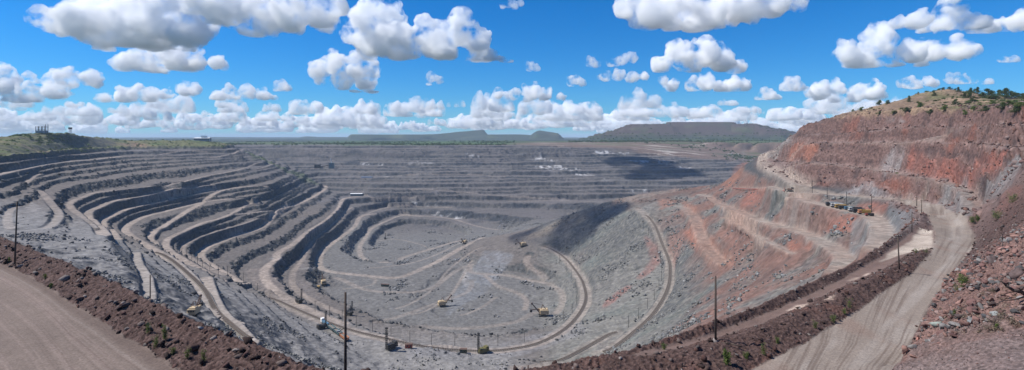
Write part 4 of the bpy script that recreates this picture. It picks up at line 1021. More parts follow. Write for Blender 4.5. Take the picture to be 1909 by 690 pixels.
pole_px('pole just beyond the bend of the east haul road', 1709, 384, 364, arms=0, r=.2)
for ch in bpy.data.objects:
    if ch.get('label', '').startswith('tall dark pole with one lamp'):
        h = 0
        b = MB().tube((0, -.1, 6.6), (-.55, -.1, 6.3), .045).build('lamp_bracket', M['dark'], ch); MB().box((-.7, -.1, 6.25), (.36, .2, .16), bev=.03).build('lamp_head', M['grey'], ch)

far_pole = None
def far_poles(pts, n, off, label, h=11.0, r=.22):
    global far_pole
    xs, ys = road_path(pts, ZF)
    for k in np.linspace(2, len(xs) - 3, n).astype(int):
        dx, dy = xs[k + 1] - xs[k - 1], ys[k + 1] - ys[k - 1]; l = math.hypot(dx, dy) + 1e-6
        p = gz(xs[k] - dy / l * off, ys[k] + dx / l * off)
        a = math.atan2(dy, dx) + 1.57
        if far_pole is None:
            far_pole = thing('line_pole', label, 'line pole', p, a, 'line poles along the pit railways')
            MB().tube((0, 0, -1), (0, 0, h), r, r * .7, 6).build('post', M['dark'], far_pole); MB().box((.9, 0, h * .9), (2.4, .2, .2)).build('crossarm', M['dark'], far_pole)
        else:
            c = again(far_pole, label, p, a)
far_poles([(240, 420), (269, 404), (313, 393), (356, 382), (391, 375)], 9, 9, 'thin line pole beside the curving pale bench road high on the west wall')
far_poles([(300, 460), (345, 484), (400, 513), (455, 532), (500, 553)], 12, 9, 'thin line pole beside the long straight railway down the west end')
far_poles([(410, 451), (440, 439), (492, 421), (521, 391), (576, 371), (600, 358)], 13, 9, 'thin line pole beside the broad pale road climbing to the far spur')
far_poles([(560, 580), (640, 612), (720, 632), (800, 648), (900, 655), (1000, 640)], 12, 10, 'thin line pole beside the railway round the near bottom of the pit')
far_poles([(1061, 606), (1090, 565), (1088, 531), (1071, 502), (1049, 478)], 8, 10, 'thin line pole beside the double track on the grey east slope')
far_poles([(1176, 624), (1217, 586), (1244, 540), (1249, 502), (1234, 455), (1205, 403)], 12, 9, 'thin line pole beside the railway under the red stained slope')
far_poles([(518, 472), (547, 455), (576, 431), (608, 411), (631, 388)], 9, 10, 'thin line pole on the terrace just above the pit floor')
far_poles([(1480, 365), (1530, 381), (1622, 404)], 4, 9, 'thin line pole at the edge of the bench with the parked trucks')

# ------------------------------------------------------------------ railways
def track(pts, label):
    xs, ys = road_path(pts, ZF, 2.0, 9)
    zs = np.array([zat(x, y, ZF) for x, y in zip(xs, ys)]); zs = np.convolve(np.pad(zs, 5, mode='edge'), np.ones(11) / 11, 'valid')
    P = [Vector((x, y, z + .15)) for x, y, z in zip(xs, ys, zs)]
    t = thing('railway_track', label, 'railway track', P[0])
    def strip(o0, o1, dz, hgt, name, mat):
        bm = bmesh.new(); prev = None
        for i, p in enumerate(P):
            d = (P[min(i + 1, len(P) - 1)] - P[max(i - 1, 0)]); d.z = 0; d.normalize(); nrm = Vector((-d.y, d.x, 0))
            r_ = [bm.verts.new(p + nrm * o + Vector((0, 0, z)) - P[0]) for o, z in ((o0 - hgt * .6 * (name == 'ballast'), dz - hgt), (o0, dz), (o1, dz), (o1 + hgt * .6 * (name == 'ballast'), dz - hgt))]
            if prev:
                for k in range(3): bm.faces.new((prev[k], prev[k + 1], r_[k + 1], r_[k]))
            prev = r_
        me = bpy.data.meshes.new(name); bm.to_mesh(me); bm.free(); me.materials.append(mat)
        o = bpy.data.objects.new(name, me); col.objects.link(o); o.parent = t
    strip(-1.9, 1.9, .25, 1.0, 'ballast', M['gravel'])
    for s in (-.8, .8): strip(s - .07, s + .07, .62, .2, 'rail', M['steel'])
    b = MB()
    for i in range(0, len(P), 1):
        d = P[min(i + 1, len(P) - 1)] - P[max(i - 1, 0)]
        q = P[i] - P[0]; b.box((q.x, q.y, q.z + .32), (.4, 2.8, .22), rz=math.atan2(d.y, d.x))
    o = b.build('sleepers', M['wood'], t); o['kind'] = 'stuff'
    return P
TR1 = track([(1203, 397), (1222, 423), (1234, 455), (1245, 481), (1249, 502), (1244, 540), (1217, 586), (1176, 624), (1134, 655), (1090, 678)], 'single railway track curving down the slope under the red stained rock')
TR2 = track([(1150, 615), (1092, 648), (1030, 680), (980, 690)], 'short railway track running off below the east berm')
TR3 = track([(1014, 457), (1049, 478), (1071, 502), (1088, 531), (1090, 566), (1061, 607), (1012, 637), (960, 650), (900, 655), (800, 648), (720, 632), (640, 612), (560, 580), (500, 552)], 'long railway track sweeping round the near bottom of the pit')
TR4 = track([(290, 468), (330, 492), (380, 540), (402, 578), (432, 607), (466, 636)], 'railway track dropping past the cream excavator')

# ------------------------------------------------------------------ machines
def crawler(t, w, l, h, gap):
    for s in (-1, 1):
        MB().box((s * gap / 2, 0, h / 2), (w, l, h), bev=h * .3).build('crawler_track', M['dark'], t)
def shovel(label, p, rz, body='cream', s=1.0, boom=1):
    t = thing('mining_shovel', label, 'excavator', p, rz, 'electric mining shovels in the pit'); t.scale = (s, s, s)
    crawler(t, 1.5, 7.5, 1.6, 5.0)
    MB().tube((0, 0, 1.2), (0, 0, 2.3), 2.0, n=16).box((0, 0, 1.2), (4.0, 3.5, .8)).build('undercarriage', M['dark'], t)
    b = MB().box((0, -1.8, 4.5), (6.4, 8.6, 4.2), bev=.25, taper=(.96, .97)).box((0, -2.5, 6.9), (4.6, 5.5, .8), bev=.1).box((0, -5.6, 3.5), (5.8, 1.4, 2.0), bev=.2)
    h = b.build('machine_house', M[body], t)
    for x in (-1.6, 0, 1.6): MB().box((x, -6.18, 4.9), (1.1, .1, 1.4)).build('vent', M['dark'], h)
    c = MB().box((2.3, 3.2, 5.6), (1.7, 2.0, 2.4), bev=.12).build('cab', M[body], t); MB().box((2.3, 4.22, 5.9), (1.4, .08, 1.2)).build('windscreen', M['glass'], c)
    g = MB()
    for x in (-1.5, 1.5): g.tube((x, -3.5, 6.6), (x * .6, -.5, 11.0), .18, n=6).tube((x, 1.5, 6.6), (x * .6, -.5, 11.0), .18, n=6)
    g.tube((-.9, -.5, 11), (.9, -.5, 11), .2, n=6).build('gantry', M['steel'], t)
    b = MB()
    for x in (-.8, .8): b.tube((x, 2.6, 3.2), (x * .6, 10.2, 12.2), .5, .4, 8)
    for k in range(5): b.box((0, 3.6 + k * 1.5, 4.4 + k * 1.78), (1.4, .35, .35))
    b.tube((-.7, 10.3, 12.3), (.7, 10.3, 12.3), .9, n=14).build('boom', M['steel'], t)
    q = MB()
    for x in (-.35, .35): q.tube((x, -.5, 11.0), (x, 10.2, 12.9), .06, n=5).tube((x, 10.9, 12.0), (x * .8, 10.6, 6.2), .06, n=5)
    q.build('hoist_rope', M['dark'], t)
    MB().box((0, 7.0, 6.6), (.8, 8.0, .7), rx=-.12).build('dipper_stick', M['steel'], t)
    MB().box((0, 11.2, 5.2), (2.6, 2.2, 2.6), rx=.25, bev=.2, taper=(.85, .9)).build('bucket', M['dark'], t)
    return t
SH = shovel('cream mining shovel working alone below the west berm, boom away from us', spot(363, 588), .15, s=.68)
def sh(label, u, v, rz, s):
    return again(SH, label, spot(u, v), rz, s)
sh('cream mining shovel standing left on the pit floor beside a yellow digger', 603, 531, .5, 1.0)
sh('cream mining shovel under the loop of pale road right of the pit middle', 1011, 589, 1.6, 1.15)
sh('rusty mining shovel in the dark shaded foot of the ridge', 974, 460, 1.8, 1.0)
sh('small dark far shovel at the right rim of the innermost floor', 866, 455, 2.6, .95)
sh('mining shovel digging beside the pale rubble streak right of the pit middle', 826, 571, -1.2, 1.0)
def drill(label, p, rz, body, s=1.0):
    t = thing('drill_rig', label, 'drill rig', p, rz, 'blast-hole drill rigs in the pit'); t.scale = (s, s, s)
    crawler(t, 1.1, 6.0, 1.3, 4.0)
    h = MB().box((0, .8, 3.0), (4.8, 8.2, 3.2), bev=.2).box((0, 3.4, 5.0), (4.0, 2.6, .9), bev=.1).build('machine_house', M[body], t)
    MB().box((0, 4.95, 3.2), (3.2, .1, 1.6)).build('vent', M['dark'], h)
    MB().box((1.5, -4.1, 3.6), (1.7, 1.6, 2.4), bev=.1).build('cab', M[body], t)
    m = MB()
    for x in (-.7, .7):
        for y in (-4.9, -3.7): m.tube((x, y, 1.0), (x * .9, y, 17.5), .17, .13, 6)
    for k in range(11): m.box((0, -4.3, 2.0 + k * 1.5), (1.6, 1.3, .16)); m.tube((-.7, -4.9, 2 + k * 1.5), (.7, -4.9, 3.4 + k * 1.5), .08, n=5)
    m.box((0, -4.3, 17.6), (1.9, 1.6, .6)).tube((0, -4.3, .4), (0, -4.3, 14), .16, n=8).build('drill_mast', M['dark'], t)
    MB().tube((0, 0, 4.4), (0, -3.8, 11.5), .14, n=6).build('mast_stay', M['steel'], t)
    return t
DR = drill('olive drill rig with upright mast on the bottom bench right of the picture middle', spot(900, 659), -.9, 'olive', 1.05)
DD = drill('dark drill rig with upright mast left of the small red cabin', spot(729, 651), -.7, 'dark', 1.05)
again(DD, 'dark drill rig at the head of the ore train', spot(600, 613), 2.4, .85)
again(DD, 'slim dark drill rig on the bench above the ore train', spot(651, 588), 1.2, .85)
again(DD, 'dark drill rig on the pale track left of the yellow shovel', spot(558, 565), 1.0, .85)
again(DD, 'far dark drill rig on the innermost pit floor', spot(718, 446), .4, .8)

def wagon_base(t, l, w):
    for y in (-l * .36, -l * .24, l * .24, l * .36):
        MB().tube((-.8, y, .5), (.8, y, .5), .5, n=12).build('wheelset', M['dark'], t)
    MB().box((0, 0, 1.15), (w * .8, l, .45)).build('underframe', M['dark'], t)
def loco(label, p, rz):
    t = thing('locomotive', label, 'locomotive', p, rz); wagon_base(t, 17, 3.2)
    MB().box((0, -1.0, 2.5), (2.6, 12.5, 2.2), bev=.15).build('bonnet', M['blue'], t)
    c = MB().box((0, 6.2, 3.1), (3.1, 3.6, 3.4), bev=.2).build('cab', M['white'], t); MB().box((0, 8.02, 3.7), (2.4, .08, 1.1)).build('windscreen', M['glass'], c)
    MB().box((0, 6.2, 4.9), (2.6, 3.2, .3), bev=.08).build('roof', M['white'], t)
    return t
def wagon(label, p, rz, mat):
    t = thing('dump_wagon', label, 'dump wagon', p, rz, 'dump wagons of the ore train'); wagon_base(t, 13, 3.2)
    b = MB(); b.box((0, 0, 1.7), (3.2, 12.4, .4))
    for s in (-1, 1): b.box((s * 1.62, 0, 2.6), (.16, 12.6, 1.9), ry=s * .12); b.box((0, s * 6.25, 2.5), (3.1, .16, 1.7))
    for s in (-1, 1):
        for k in range(6): b.box((s * 1.82, -5.4 + k * 2.15, 2.6), (.12, .22, 1.8), ry=s * .12)
    b.build('tub', mat, t)
    MB().box((0, 0, 2.5), (2.9, 11.8, 1.3), bev=.4).build('ore_load', M['gravel'], t)
    return t
tp = [spot(606, 607), spot(613, 613.5), spot(621, 619.5), spot(630, 626), spot(640, 632)]
dv = (tp[4] - tp[0]); dv.z = 0; L0 = dv.length; dv.normalize(); arz = math.atan2(-dv.x, dv.y) + math.pi
loco('white and blue locomotive at the head of the ore train', gz(tp[0].x, tp[0].y, .3), arz)
wk = [('teal dump wagon right behind the locomotive', 'teal'), ('second teal dump wagon, coupled before the orange one', 'teal'), ('orange dump wagon at the tail of the ore train beside the tall pole', 'orange')]
for k, (lb, c) in enumerate(wk):
    q = tp[0] + dv * (16.5 + 14.5 * k); wagon(lb, gz(q.x, q.y, .3), arz, M[c])
DG = thing('crane_digger', 'yellow digger with raised lattice jib beside the left shovel on the pit floor', 'digger', spot(594, 538), .2)
crawler(DG, 1, 5, 1.2, 3.2); MB().box((0, -.8, 2.6), (3.6, 5.5, 2.6), bev=.2).build('machine_house', M['yellow'], DG); MB().box((1.1, 2.6, 2.8), (1.3, 1.4, 2.0), bev=.1).build('cab', M['white'], DG)
b = MB()
for x in (-.5, .5): b.tube((x, 2, 1.8), (x * .4, 6.0, 17.5), .2, .15, 6)
b.build('jib', M['steel'], DG)
def cabin(label, p, rz, c, l=6, w=3.2, h=3.0):
    t = thing('site_cabin', label, 'cabin', p, rz)
    MB().box((0, 0, h / 2 + .5), (l, w, h), bev=.06).build('body', M[c], t); MB().box((0, 0, h + .6), (l + .4, w + .4, .22), bev=.05).build('roof', M['steel'], t)
    for s in (-1, 1): MB().box((s * l * .35, 0, .25), (.4, w, .5)).build('skid', M['dark'], t)
    MB().box((-l * .2, -w / 2 - .03, h * .6 + .5), (1.2, .06, .9)).build('window', M['glass'], t); MB().box((l * .25, -w / 2 - .03, h * .4 + .5), (.9, .06, 2.0)).build('door', M['dark'], t)
cabin('small dull red cabin standing right of the dark drill rig', spot(762, 649), .2, 'red'); cabin('small dark green cabin left of the olive drill rig', spot(864, 658), -.1, 'green')
cabin('long dark trailer cabin on the middle pit bench', spot(718, 534), -.2, 'green', 11, 3.2, 2.6)

def truck(label, p, rz, c, bed, kind='truck', s=1.0):
    t = thing('truck', label, 'truck', p, rz, 'trucks parked on the red bench'); t.scale = (s, s, s)
    MB().box((0, 0, .95), (2.2, 8.0, .35)).build('chassis', M['dark'], t)
    q = MB().box((0, 3.0, 2.1), (2.5, 2.1, 2.1), bev=.18).build('cab', M[c], t); MB().box((0, 4.06, 2.5), (2.1, .06, .85)).build('windscreen', M['glass'], q)
    for sx in (-1, 1): MB().box((sx * 1.26, 3.2, 2.5), (.05, 1.1, .8)).build('side_window', M['glass'], q)
    b = MB().box((0, -1.2, 2.25), (2.6, 5.6, 2.0), bev=.1)
    if bed == 'yellow': b.box((0, 1.9, 3.3), (2.5, .9, .2))
    b.build('cargo_body', M[bed], t)
    for y in (2.8, -1.6, -3.0):
        for x in (-1.1, 1.1): MB().tube((x - .22, y, .6), (x + .22, y, .6), .6, n=14).build('wheel', M['tyre'], t)
    return t
def tr(u, v, lb, c, bed, s=1.0, a=.25): 
    p = spot(u, v); return truck(lb, p, 1.57 + a - .45, c, bed, s=s)
tr(1551, 384.5, 'dark covered truck first in the row on the red bench', 'dark', 'grey'); tr(1560, 387, 'white box truck second in the row on the red bench', 'dusty', 'dusty'); tr(1567, 389, 'yellow truck behind the white box truck', 'yellow', 'yellow', .9); tr(1573, 390.5, 'low dark truck behind the yellow truck on the bench', 'dark', 'dark', .8)
tr(1583, 391.5, 'pale blue small truck alone between the two rows on the bench', 'blue', 'teal', .75); tr(1594, 395, 'white-cabbed truck leading the second row', 'dusty', 'dark', 1.); tr(1601, 397, 'dark truck in the middle of the second row', 'dark', 'dark', .9); tr(1611, 399.5, 'orange truck in the second row on the bench', 'orange', 'yellow', .9); tr(1621, 403, 'small dark red truck last in the second row', 'red', 'dark', .6)
dz = thing('bulldozer', 'dark bulldozer at the fork under the red ramp', 'bulldozer', spot(1474, 357), .9)
crawler(dz, .8, 5, 1.4, 2.6); MB().box((0, .6, 2.0), (2.2, 4.2, 1.6), bev=.15).build('engine_hood', M['steel'], dz); MB().box((0, -1.4, 3.2), (2.0, 1.7, 1.6), bev=.1).build('cab', M['dark'], dz); MB().box((0, 4.0, 1.2), (4.4, .3, 1.7), rx=.1).build('blade', M['dark'], dz)
pp = thing('pipe_barrier', 'thin rust-red pipe railing along the shelf left of the bulldozer', 'barrier', spot(1462, 359), 0)
a0 = spot(1366, 353) - pp.location; a1 = Vector((0, 0, 0))
MB().tube(a0 + Vector((0, 0, 1.6)), a1 + Vector((0, 0, 1.6)), .28, n=6).build('pipe', M['red'], pp)
for k in range(6):
    q = a0.lerp(a1, k / 5); MB().tube(q - Vector((0, 0, 1)), q + Vector((0, 0, 1.6 + (k == 5) * 3)), .2, n=6).build('post', M['red'], pp)

# ------------------------------------------------------------------ buildings
def shed(name, label, p, rz, l, w, h, wall, roof, nwin=6):
    t = thing(name, label, 'building', p, rz)
    MB().box((0, 0, h / 2 - 1), (l, w, h + 2)).build('wall', M[wall], t)
    b = MB()
    for s in (-1, 1): b.box((0, s * w * .26, h + w * .07), (l + 1.2, w * .56, .5), rx=-s * .22)
    b.build('roof', M[roof], t)
    for k in range(nwin):
        f = MB().box((-l / 2 + l * (k + .5) / nwin, -w / 2 - .06, h * .55), (l / nwin * .5, .12, h * .4)).build('window', M['glass'], t)
    return t
shed('workshop', 'long pale workshop with a white roof on the far pit terrace', spot(665, 365), .0, 34, 11, 6, 'teal', 'white')
p = at_dist(378, 1560); t = shed('plant_building', 'pale flat building with a raised middle at the far end of the west plateau', p + Vector((0, 0, 1)), .1, 44, 16, 7, 'grey', 'white', 8)
MB().box((4, 0, 12), (14, 9, 6)).build('rooftop_block', M['white'], t)
t = thing('screening_plant', 'dark plant with a jib on the ledge of the far wall', 'industrial plant', spot(618, 314), 0)
MB().box((0, 0, 9), (16, 12, 20)).build('tower_block', M['teal'], t); MB().box((-52, 10, 6), (18, 12, 14)).build('side_block', M['dark'], t); MB().box((-26, 4, 8), (40, 3, 2.5), ry=-.12).build('conveyor', M['steel'], t); MB().tube((0, 0, 18), (-4, 0, 34), .8, n=6).build('jib', M['white'], t)
t = thing('loading_platform', 'white flat-roofed sheds in a row on the far wall', 'building', spot(684, 331), 0)
MB().box((0, 0, 1.5), (34, 8, 4)).build('wall', M['white'], t); MB().box((0, 0, 3.8), (36, 9, .6)).build('roof', M['concrete'], t)
p = at_dist(78, 1010); t = thing('gantry_tower', 'open steel gantry standing among bushes on the west hill', 'gantry', p, .1)
for x in (-9, -3, 3, 9):
    for y in (-3, 3): MB().tube((x, y, -2), (x, y, 14 + (x == 9) * 4), .45, n=6).build('column', M['dark'], t)
b = MB()
for y in (-3, 3): b.box((0, y, 12.6), (19, .5, .6)); b.box((0, y, 7), (19, .4, .5))
for x in (-9, -3, 3, 9): b.box((x, 0, 12.6), (.4, 6, .5))
b.build('beams', M['dark'], t); MB().box((0, 0, 3), (18, 7, 5)).build('cabin', M['grey'], t)
p = at_dist(131, 1085); t = thing('watch_tower', 'small box-topped tower on the west hill', 'tower', p, 0)
for x in (-1.5, 1.5):
    for y in (-1.5, 1.5): MB().tube((x, y, -1), (x * .8, y * .8, 12), .3, n=6).build('leg', M['dark'], t)
MB().box((0, 0, 13.8), (5, 4.5, 3.6), bev=.1).build('cabin', M['dark'], t); MB().box((0, 0, 15.9), (6, 5.4, .4)).build('roof', M['steel'], t)

# ------------------------------------------------------------------ plants
def leaf_cloud(pts, size, cols, r_):
    """small folded leaf faces about the given points -> verts, tris, colours"""
    n = len(pts)
    d = r_.normal(0, 1, (n, 3)); d /= np.linalg.norm(d, axis=1)[:, None]
    e = np.cross(d, r_.normal(0, 1, (n, 3))); e /= np.linalg.norm(e, axis=1)[:, None] + 1e-9
    s = size * r_.uniform(.6, 1.4, (n, 1))
    a = pts + d * s; b = pts - d * s * .6 + e * s * .55; c = pts - d * s * .6 - e * s * .55
    V = np.stack([a, b, c], 1).reshape(-1, 3); Fc = np.arange(n * 3, dtype=np.int32).reshape(-1, 3)
    k = np.array(cols)[r_.integers(len(cols), size=n)] * r_.uniform(.65, 1.35, (n, 1))
    K = np.repeat(np.concatenate([k, np.ones((n, 1))], 1), 3, 0)
    return V, Fc, K
def attr_obj(name, V, Fc, K, mat, parent=None):
    me = mesh_np(name, V, Fc, mat, False)
    ca = me.color_attributes.new('stone', 'FLOAT_COLOR', 'POINT'); ca.data.foreach_set('color', np.asarray(K, np.float32).ravel())
    o = bpy.data.objects.new(name, me); col.objects.link(o)
    if parent: o.parent = parent
    return o
GR = [(.10, .15, .035), (.14, .19, .05), (.075, .12, .03), (.17, .20, .06)]
GD = [(.055, .085, .028), (.075, .115, .035), (.045, .07, .025), (.105, .135, .05)]
def sprig(label, p, h, w, n=420, seed=0, cols=GR, size=.05, group='young bushes beside the near roads'):
    r_ = np.random.default_rng(seed)
    t = thing('young_bush', label, 'bush', p, seed, group)
    b = MB(); P = []
    for k in range(7):
        a = r_.uniform(0, 6.28); l = h * r_.uniform(.55, 1.0); o = w * r_.uniform(.1, .5)
        pts = [Vector((math.cos(a) * o * f ** 1.3, math.sin(a) * o * f ** 1.3, -.1 + (l + .1) * f)) for f in np.linspace(0, 1, 5)]
        b.path(pts, .018, .006, 5)
        for q in range(n // 7):
            f = r_.uniform(.18, 1.02); i = min(int(f * 4), 3)
            c = pts[i].lerp(pts[i + 1], f * 4 - i)
            P.append(np.array(c) + r_.normal(0, 1, 3) * w * .16 * (1.15 - f * .6))
    b.build('stems', M['bark'], t)
    V, Fc, K = leaf_cloud(np.array(P), size, cols, r_); attr_obj('foliage', V, Fc, K, M_leaf, t)
    return t
SP = [(17, 488, 1.0, .6, 'small bush at the foot of the leaning pole on the west berm'), (84, 520, .9, .6, 'low bush left of the middle of the west berm'), (95, 537, .8, .6, 'low bush on the road edge just below another on the west berm'),
      (276, 622, 1.5, .7, 'upright bush at the left of the cluster on the west berm'), (308, 634, 1.9, .7, 'tallest upright bush of the cluster on the west berm'), (291, 646, 1.2, .8, 'broad low bush under the tallest of the west berm cluster'), (349, 668, 1.4, .8, 'bush in the gap between the cluster and the last bush of the west berm'), (380, 676, 1.5, .7, 'last upright bush at the lower end of the west berm'), (323, 660, .9, .7, 'small bush by the road below the west berm cluster'),
      (1238, 652, .9, .7, 'lone round bush at the far left of the east berm'), (1356, 680, 2.0, .9, 'tall bush by the bottom edge just right of the lone pole'), (1424, 662, 1.5, .8, 'bush on the east berm with the road close behind'), (1390, 668, 1.0, .8, 'small bush between the tall bush and the next on the east berm'),
      (1450, 641, 1.0, .7, 'thin bush midway along the east berm'), (1520, 612, 1.3, .8, 'bush with a bare patch of gravel beside it, middle of the east berm'), (1553, 600, 1.2, .9, 'wide bush touching the road edge on the east berm'), (1584, 575, 1.7, 1.0, 'full bush at the thick part of the east berm'), (1574, 585, 1.0, .8, 'smaller bush at the foot of the full one on the east berm'),
      (1708, 472, 1.5, 1.6, 'round bush on the tip of the berm island'), (1727, 472, 1.3, 1.4, 'smaller bush on the tip of the berm island, nearest the road'), (1796, 535, 2.2, 2.0, 'big leafy bush at the foot of the stone bank'), (1783, 543, 1.4, 1.3, 'yellow-green bush left of the big leafy bush'),
      (1812, 415, 3.0, 2.2, 'dark green bush on the red flat beyond the road bend'), (1823, 412, 2.0, 1.8, 'small bush right of the dark green one on the red flat'), (1858, 410, 3.0, 2.6, 'pale bush on the upper bank under the red cliff'), (1887, 378, 3.0, 3.0, 'wide bush on the red cliff by the right edge'), (1779, 588, .9, .6, 'tuft among the stalks at the bank foot'), (1858, 612, .6, .5, 'tiny weed on the gravel near the right edge')]
for k, (u, v, h, w, lb) in enumerate(SP):
    sprig(lb, spot(u, v), h, w, 420 if h < 1.8 else 900, 100 + k, GR, .055 if h < 2 else .10)
def bare(name, label, cat, p, segs, mat='dead'):
    t = thing(name, label, cat, p)
    for nm, pts, r0, r1 in segs: MB().path([Vector(q) for q in pts], r0, r1, 7).build(nm, M[mat], t, smooth=True)
    return t
bare('dead_branch', 'thick grey dead branch reaching in from the right edge over the stones', 'branch', spot(1905, 556), [
    ('bough', [(1.4, .2, -.3), (.3, -.4, .45), (-.7, -.7, .95), (-1.9, -.8, 1.25), (-2.7, -.8, 1.8), (-3.3, -.8, 2.35)], .34, .07), ('twig', [(.3, -.4, .45), (-.9, -.9, .35), (-2.2, -1.1, .15), (-3.3, -1.2, .1), (-4.2, -1.2, -.25)], .11, .03),
    ('twig', [(-.7, -.7, .95), (-1.4, -1.1, 1.5), (-1.9, -1.2, 1.6)], .09, .03), ('twig', [(.6, -.4, .5), (.2, -.8, 1.3), (.4, -.9, 2.2)], .09, .02), ('twig', [(-.3, -.6, .8), (-.5, -.9, -.1), (-.4, -1.0, -.8)], .06, .02)])
bare('bare_sapling', 'leafless sapling standing on the upper bank below the red cliff', 'sapling', spot(1869, 462), [
    ('trunk', [(0, 0, -.2), (.05, 0, 1.5), (-.1, 0, 3.0), (.0, 0, 4.6)], .07, .015), ('branch', [(.05, 0, 1.5), (-.5, 0, 2.6), (-.6, 0, 3.6)], .03, .01), ('branch', [(-.05, 0, 2.4), (.4, 0, 3.2), (.55, .0, 4.0)], .03, .01), ('branch', [(-.1, 0, 3.0), (-.4, 0, 3.8)], .02, .008)])
bare('dry_stalks', 'dry brown stalks leaning out of the bank above the grey-green boulder', 'stalks', spot(1775, 595), [
    ('stalk', [(0, 0, -.1), (-.3, -.1, .9), (-.55, -.1, 2.0), (-.7, -.1, 2.9)], .03, .008), ('stalk', [(.1, 0, -.1), (-.5, .1, .6), (-1.1, .1, 1.3)], .035, .01), ('stalk', [(.2, 0, 0), (.2, 0, .9), (0, 0, 1.7)], .025, .008), ('stalk', [(0, 0, 0), (.7, 0, .6), (1.2, 0, .7)], .03, .008)])
DB = [(.20, .15, .11), (.28, .22, .16), (.07, .05, .04), (.33, .27, .20)]  # dry stalk tones; the darkest one paints shadow gaps into the tangle
def brush(u0, v0, n, seed):
    r_ = np.random.default_rng(seed); P = []
    for k in range(n):
        q = spot(u0 + r_.normal(0, 22), v0 + r_.normal(0, 16)); s = r_.uniform(.25, .7)
        a = r_.normal(0, 1, (70, 3)) * np.array([.5, .5, .45]) * s; a[:, 2] = np.abs(a[:, 2]); P.append(a + np.array(q))
    return np.vstack(P)
BP = np.vstack([brush(1880, 590, 22, 1), brush(1850, 610, 14, 2), brush(1790, 590, 12, 3), brush(1896, 545, 10, 4)])
rb = np.random.default_rng(9); Vb, Fb, Kb = leaf_cloud(BP, .22, DB, rb)
Vb = Vb.reshape(-1, 3, 3); Vb[:, 1:] = Vb[:, :1] + (Vb[:, 1:] - Vb[:, :1]) * np.array([1, 1, 1]); Vb[:, 2] = Vb[:, 1] + (Vb[:, 2] - Vb[:, 1]) * .20
stuff('dry_brush', 'tangle of dry brown brush among the stones of the bank', [(Vb.reshape(-1, 3), Fb, Kb)], M_leaf, 'brush')
bare('fallen_pole', 'short dark log lying across the berm beside the lone pole', 'log', spot(1362, 645), [('log', [(-.9, .4, .25), (0, 0, .3), (1.2, -.6, .15)], .1, .07)], 'wood')

def tree_mesh(seed, h, w, n, cols, size, shape=1.0):
    r_ = np.random.default_rng(seed)
    lobes = [(r_.normal(0, .26, 2) * w * (1.15 - .7 * f), h * (.1 + .78 * f), w * r_.uniform(.2, .42) * (1.1 - .5 * f)) for f in np.linspace(0, 1, 9)]
    P = []
    for (xy, z, r) in lobes:
        q = r_.normal(0, 1, (n // 9, 3)); q /= np.linalg.norm(q, axis=1)[:, None]
        q *= r * r_.uniform(.35, 1.3, (n // 9, 1)); P.append(q * np.array([1, 1, 1.0 * shape]) + np.array([xy[0], xy[1], z]))
    P = np.vstack(P); P[:, 2] = np.clip(P[:, 2], h * .08, None)
    return leaf_cloud(P, size, cols, r_)
TREE = []
def tree(label, p, h, w, kind, group):
    """first of a kind is built, later ones are copies of it and of its parts"""
    while len(TREE) < 4: TREE.append(None)
    if TREE[kind] is None:
        t = thing('hill_tree', label, 'tree', p, 0, group)
        b = MB(); b.path([Vector((0, 0, -.6)), Vector((.1, 0, 1.6)), Vector((.0, .1, 3.2)), Vector((.15, 0, 5.0))], .22, .06, 7)
        for a in (.5, 2.4, 4.4): b.path([Vector((.05, 0, 1.8)), Vector((math.cos(a) * .9, math.sin(a) * .9, 3.4)), Vector((math.cos(a) * 1.4, math.sin(a) * 1.4, 4.6))], .1, .03, 6)
        b.build('trunk', M['bark'], t)
        V, Fc, K = tree_mesh(500 + kind, 6.5, 4.2, 1500, (GD, GR, GD, GD)[kind], .3, (1, 1, 1.5, .8)[kind]); attr_obj('crown', V, Fc, K, M_leaf, t)
        t['_h'] = 6.5; TREE[kind] = t; o = t
    else:
        o = again(TREE[kind], label, p, random.uniform(0, 6), None, group)
    o.scale = (w / 4.2, w / 4.2, h / 6.5)
    return o
def at_sky(u, vt, h):
    """ground point on the skyline below a crown whose top shows at row vt"""
    j = int(np.clip(np.searchsorted(cu, u), 0, NC - 1)); vr = vis_row(ZF)[:, j]; k = int(np.argmin(np.where((Ycol[:, 0] > 300) & (Ycol[:, 0] < 1400), vr, 1e9)))
    return k, j
HT = [(1640, 6, 5, 0), (1655, 5, 5, 1), (1668, 7, 5, 0), (1695, 5, 4, 2), (1712, 6, 4, 2), (1728, 5, 5, 1), (1742, 5, 4, 2), (1758, 6, 5, 0), (1770, 5, 4, 2), (1786, 6, 6, 0), (1798, 7, 6, 0), (1810, 9, 8, 0), (1822, 8, 7, 0), (1832, 9, 8, 3), (1842, 10, 9, 0), (1852, 10, 9, 3), (1864, 8, 8, 0), (1876, 8, 8, 3), (1886, 9, 8, 0), (1897, 8, 8, 3), (1908, 9, 9, 0), (1622, 5, 4, 2), (1605, 4, 4, 1), (1590, 4, 4, 1)]
HT.sort(); HB_ORD = 0
def nth(i): return '%d%s' % (i, 'th' if 10 < i % 100 < 14 else {1: 'st', 2: 'nd', 3: 'rd'}.get(i % 10, 'th'))
kindname = ['dark round-crowned', 'pale green low', 'slim upright dark', 'spreading dark']
for i, (u, h, w, k) in enumerate(HT):
    yy = float(np.interp(u, (1560, 1650, 1700, 1770, 1850, 1909), (600, 592, 578, 558, 535, 515))) - random.choice((0, 0, 4, 25, 45)) + 6 * random.random(); h *= random.uniform(.5, 1.15); w *= random.uniform(.7, 1.2)
    tree('%s tree, %s from the left along the red hill top' % (kindname[k], nth(i + 1)), at_dist(u, yy), h * .95 * (1 + .25 * math.sin(i * 2.3)), w * .95, k, 'trees along the red hill top')
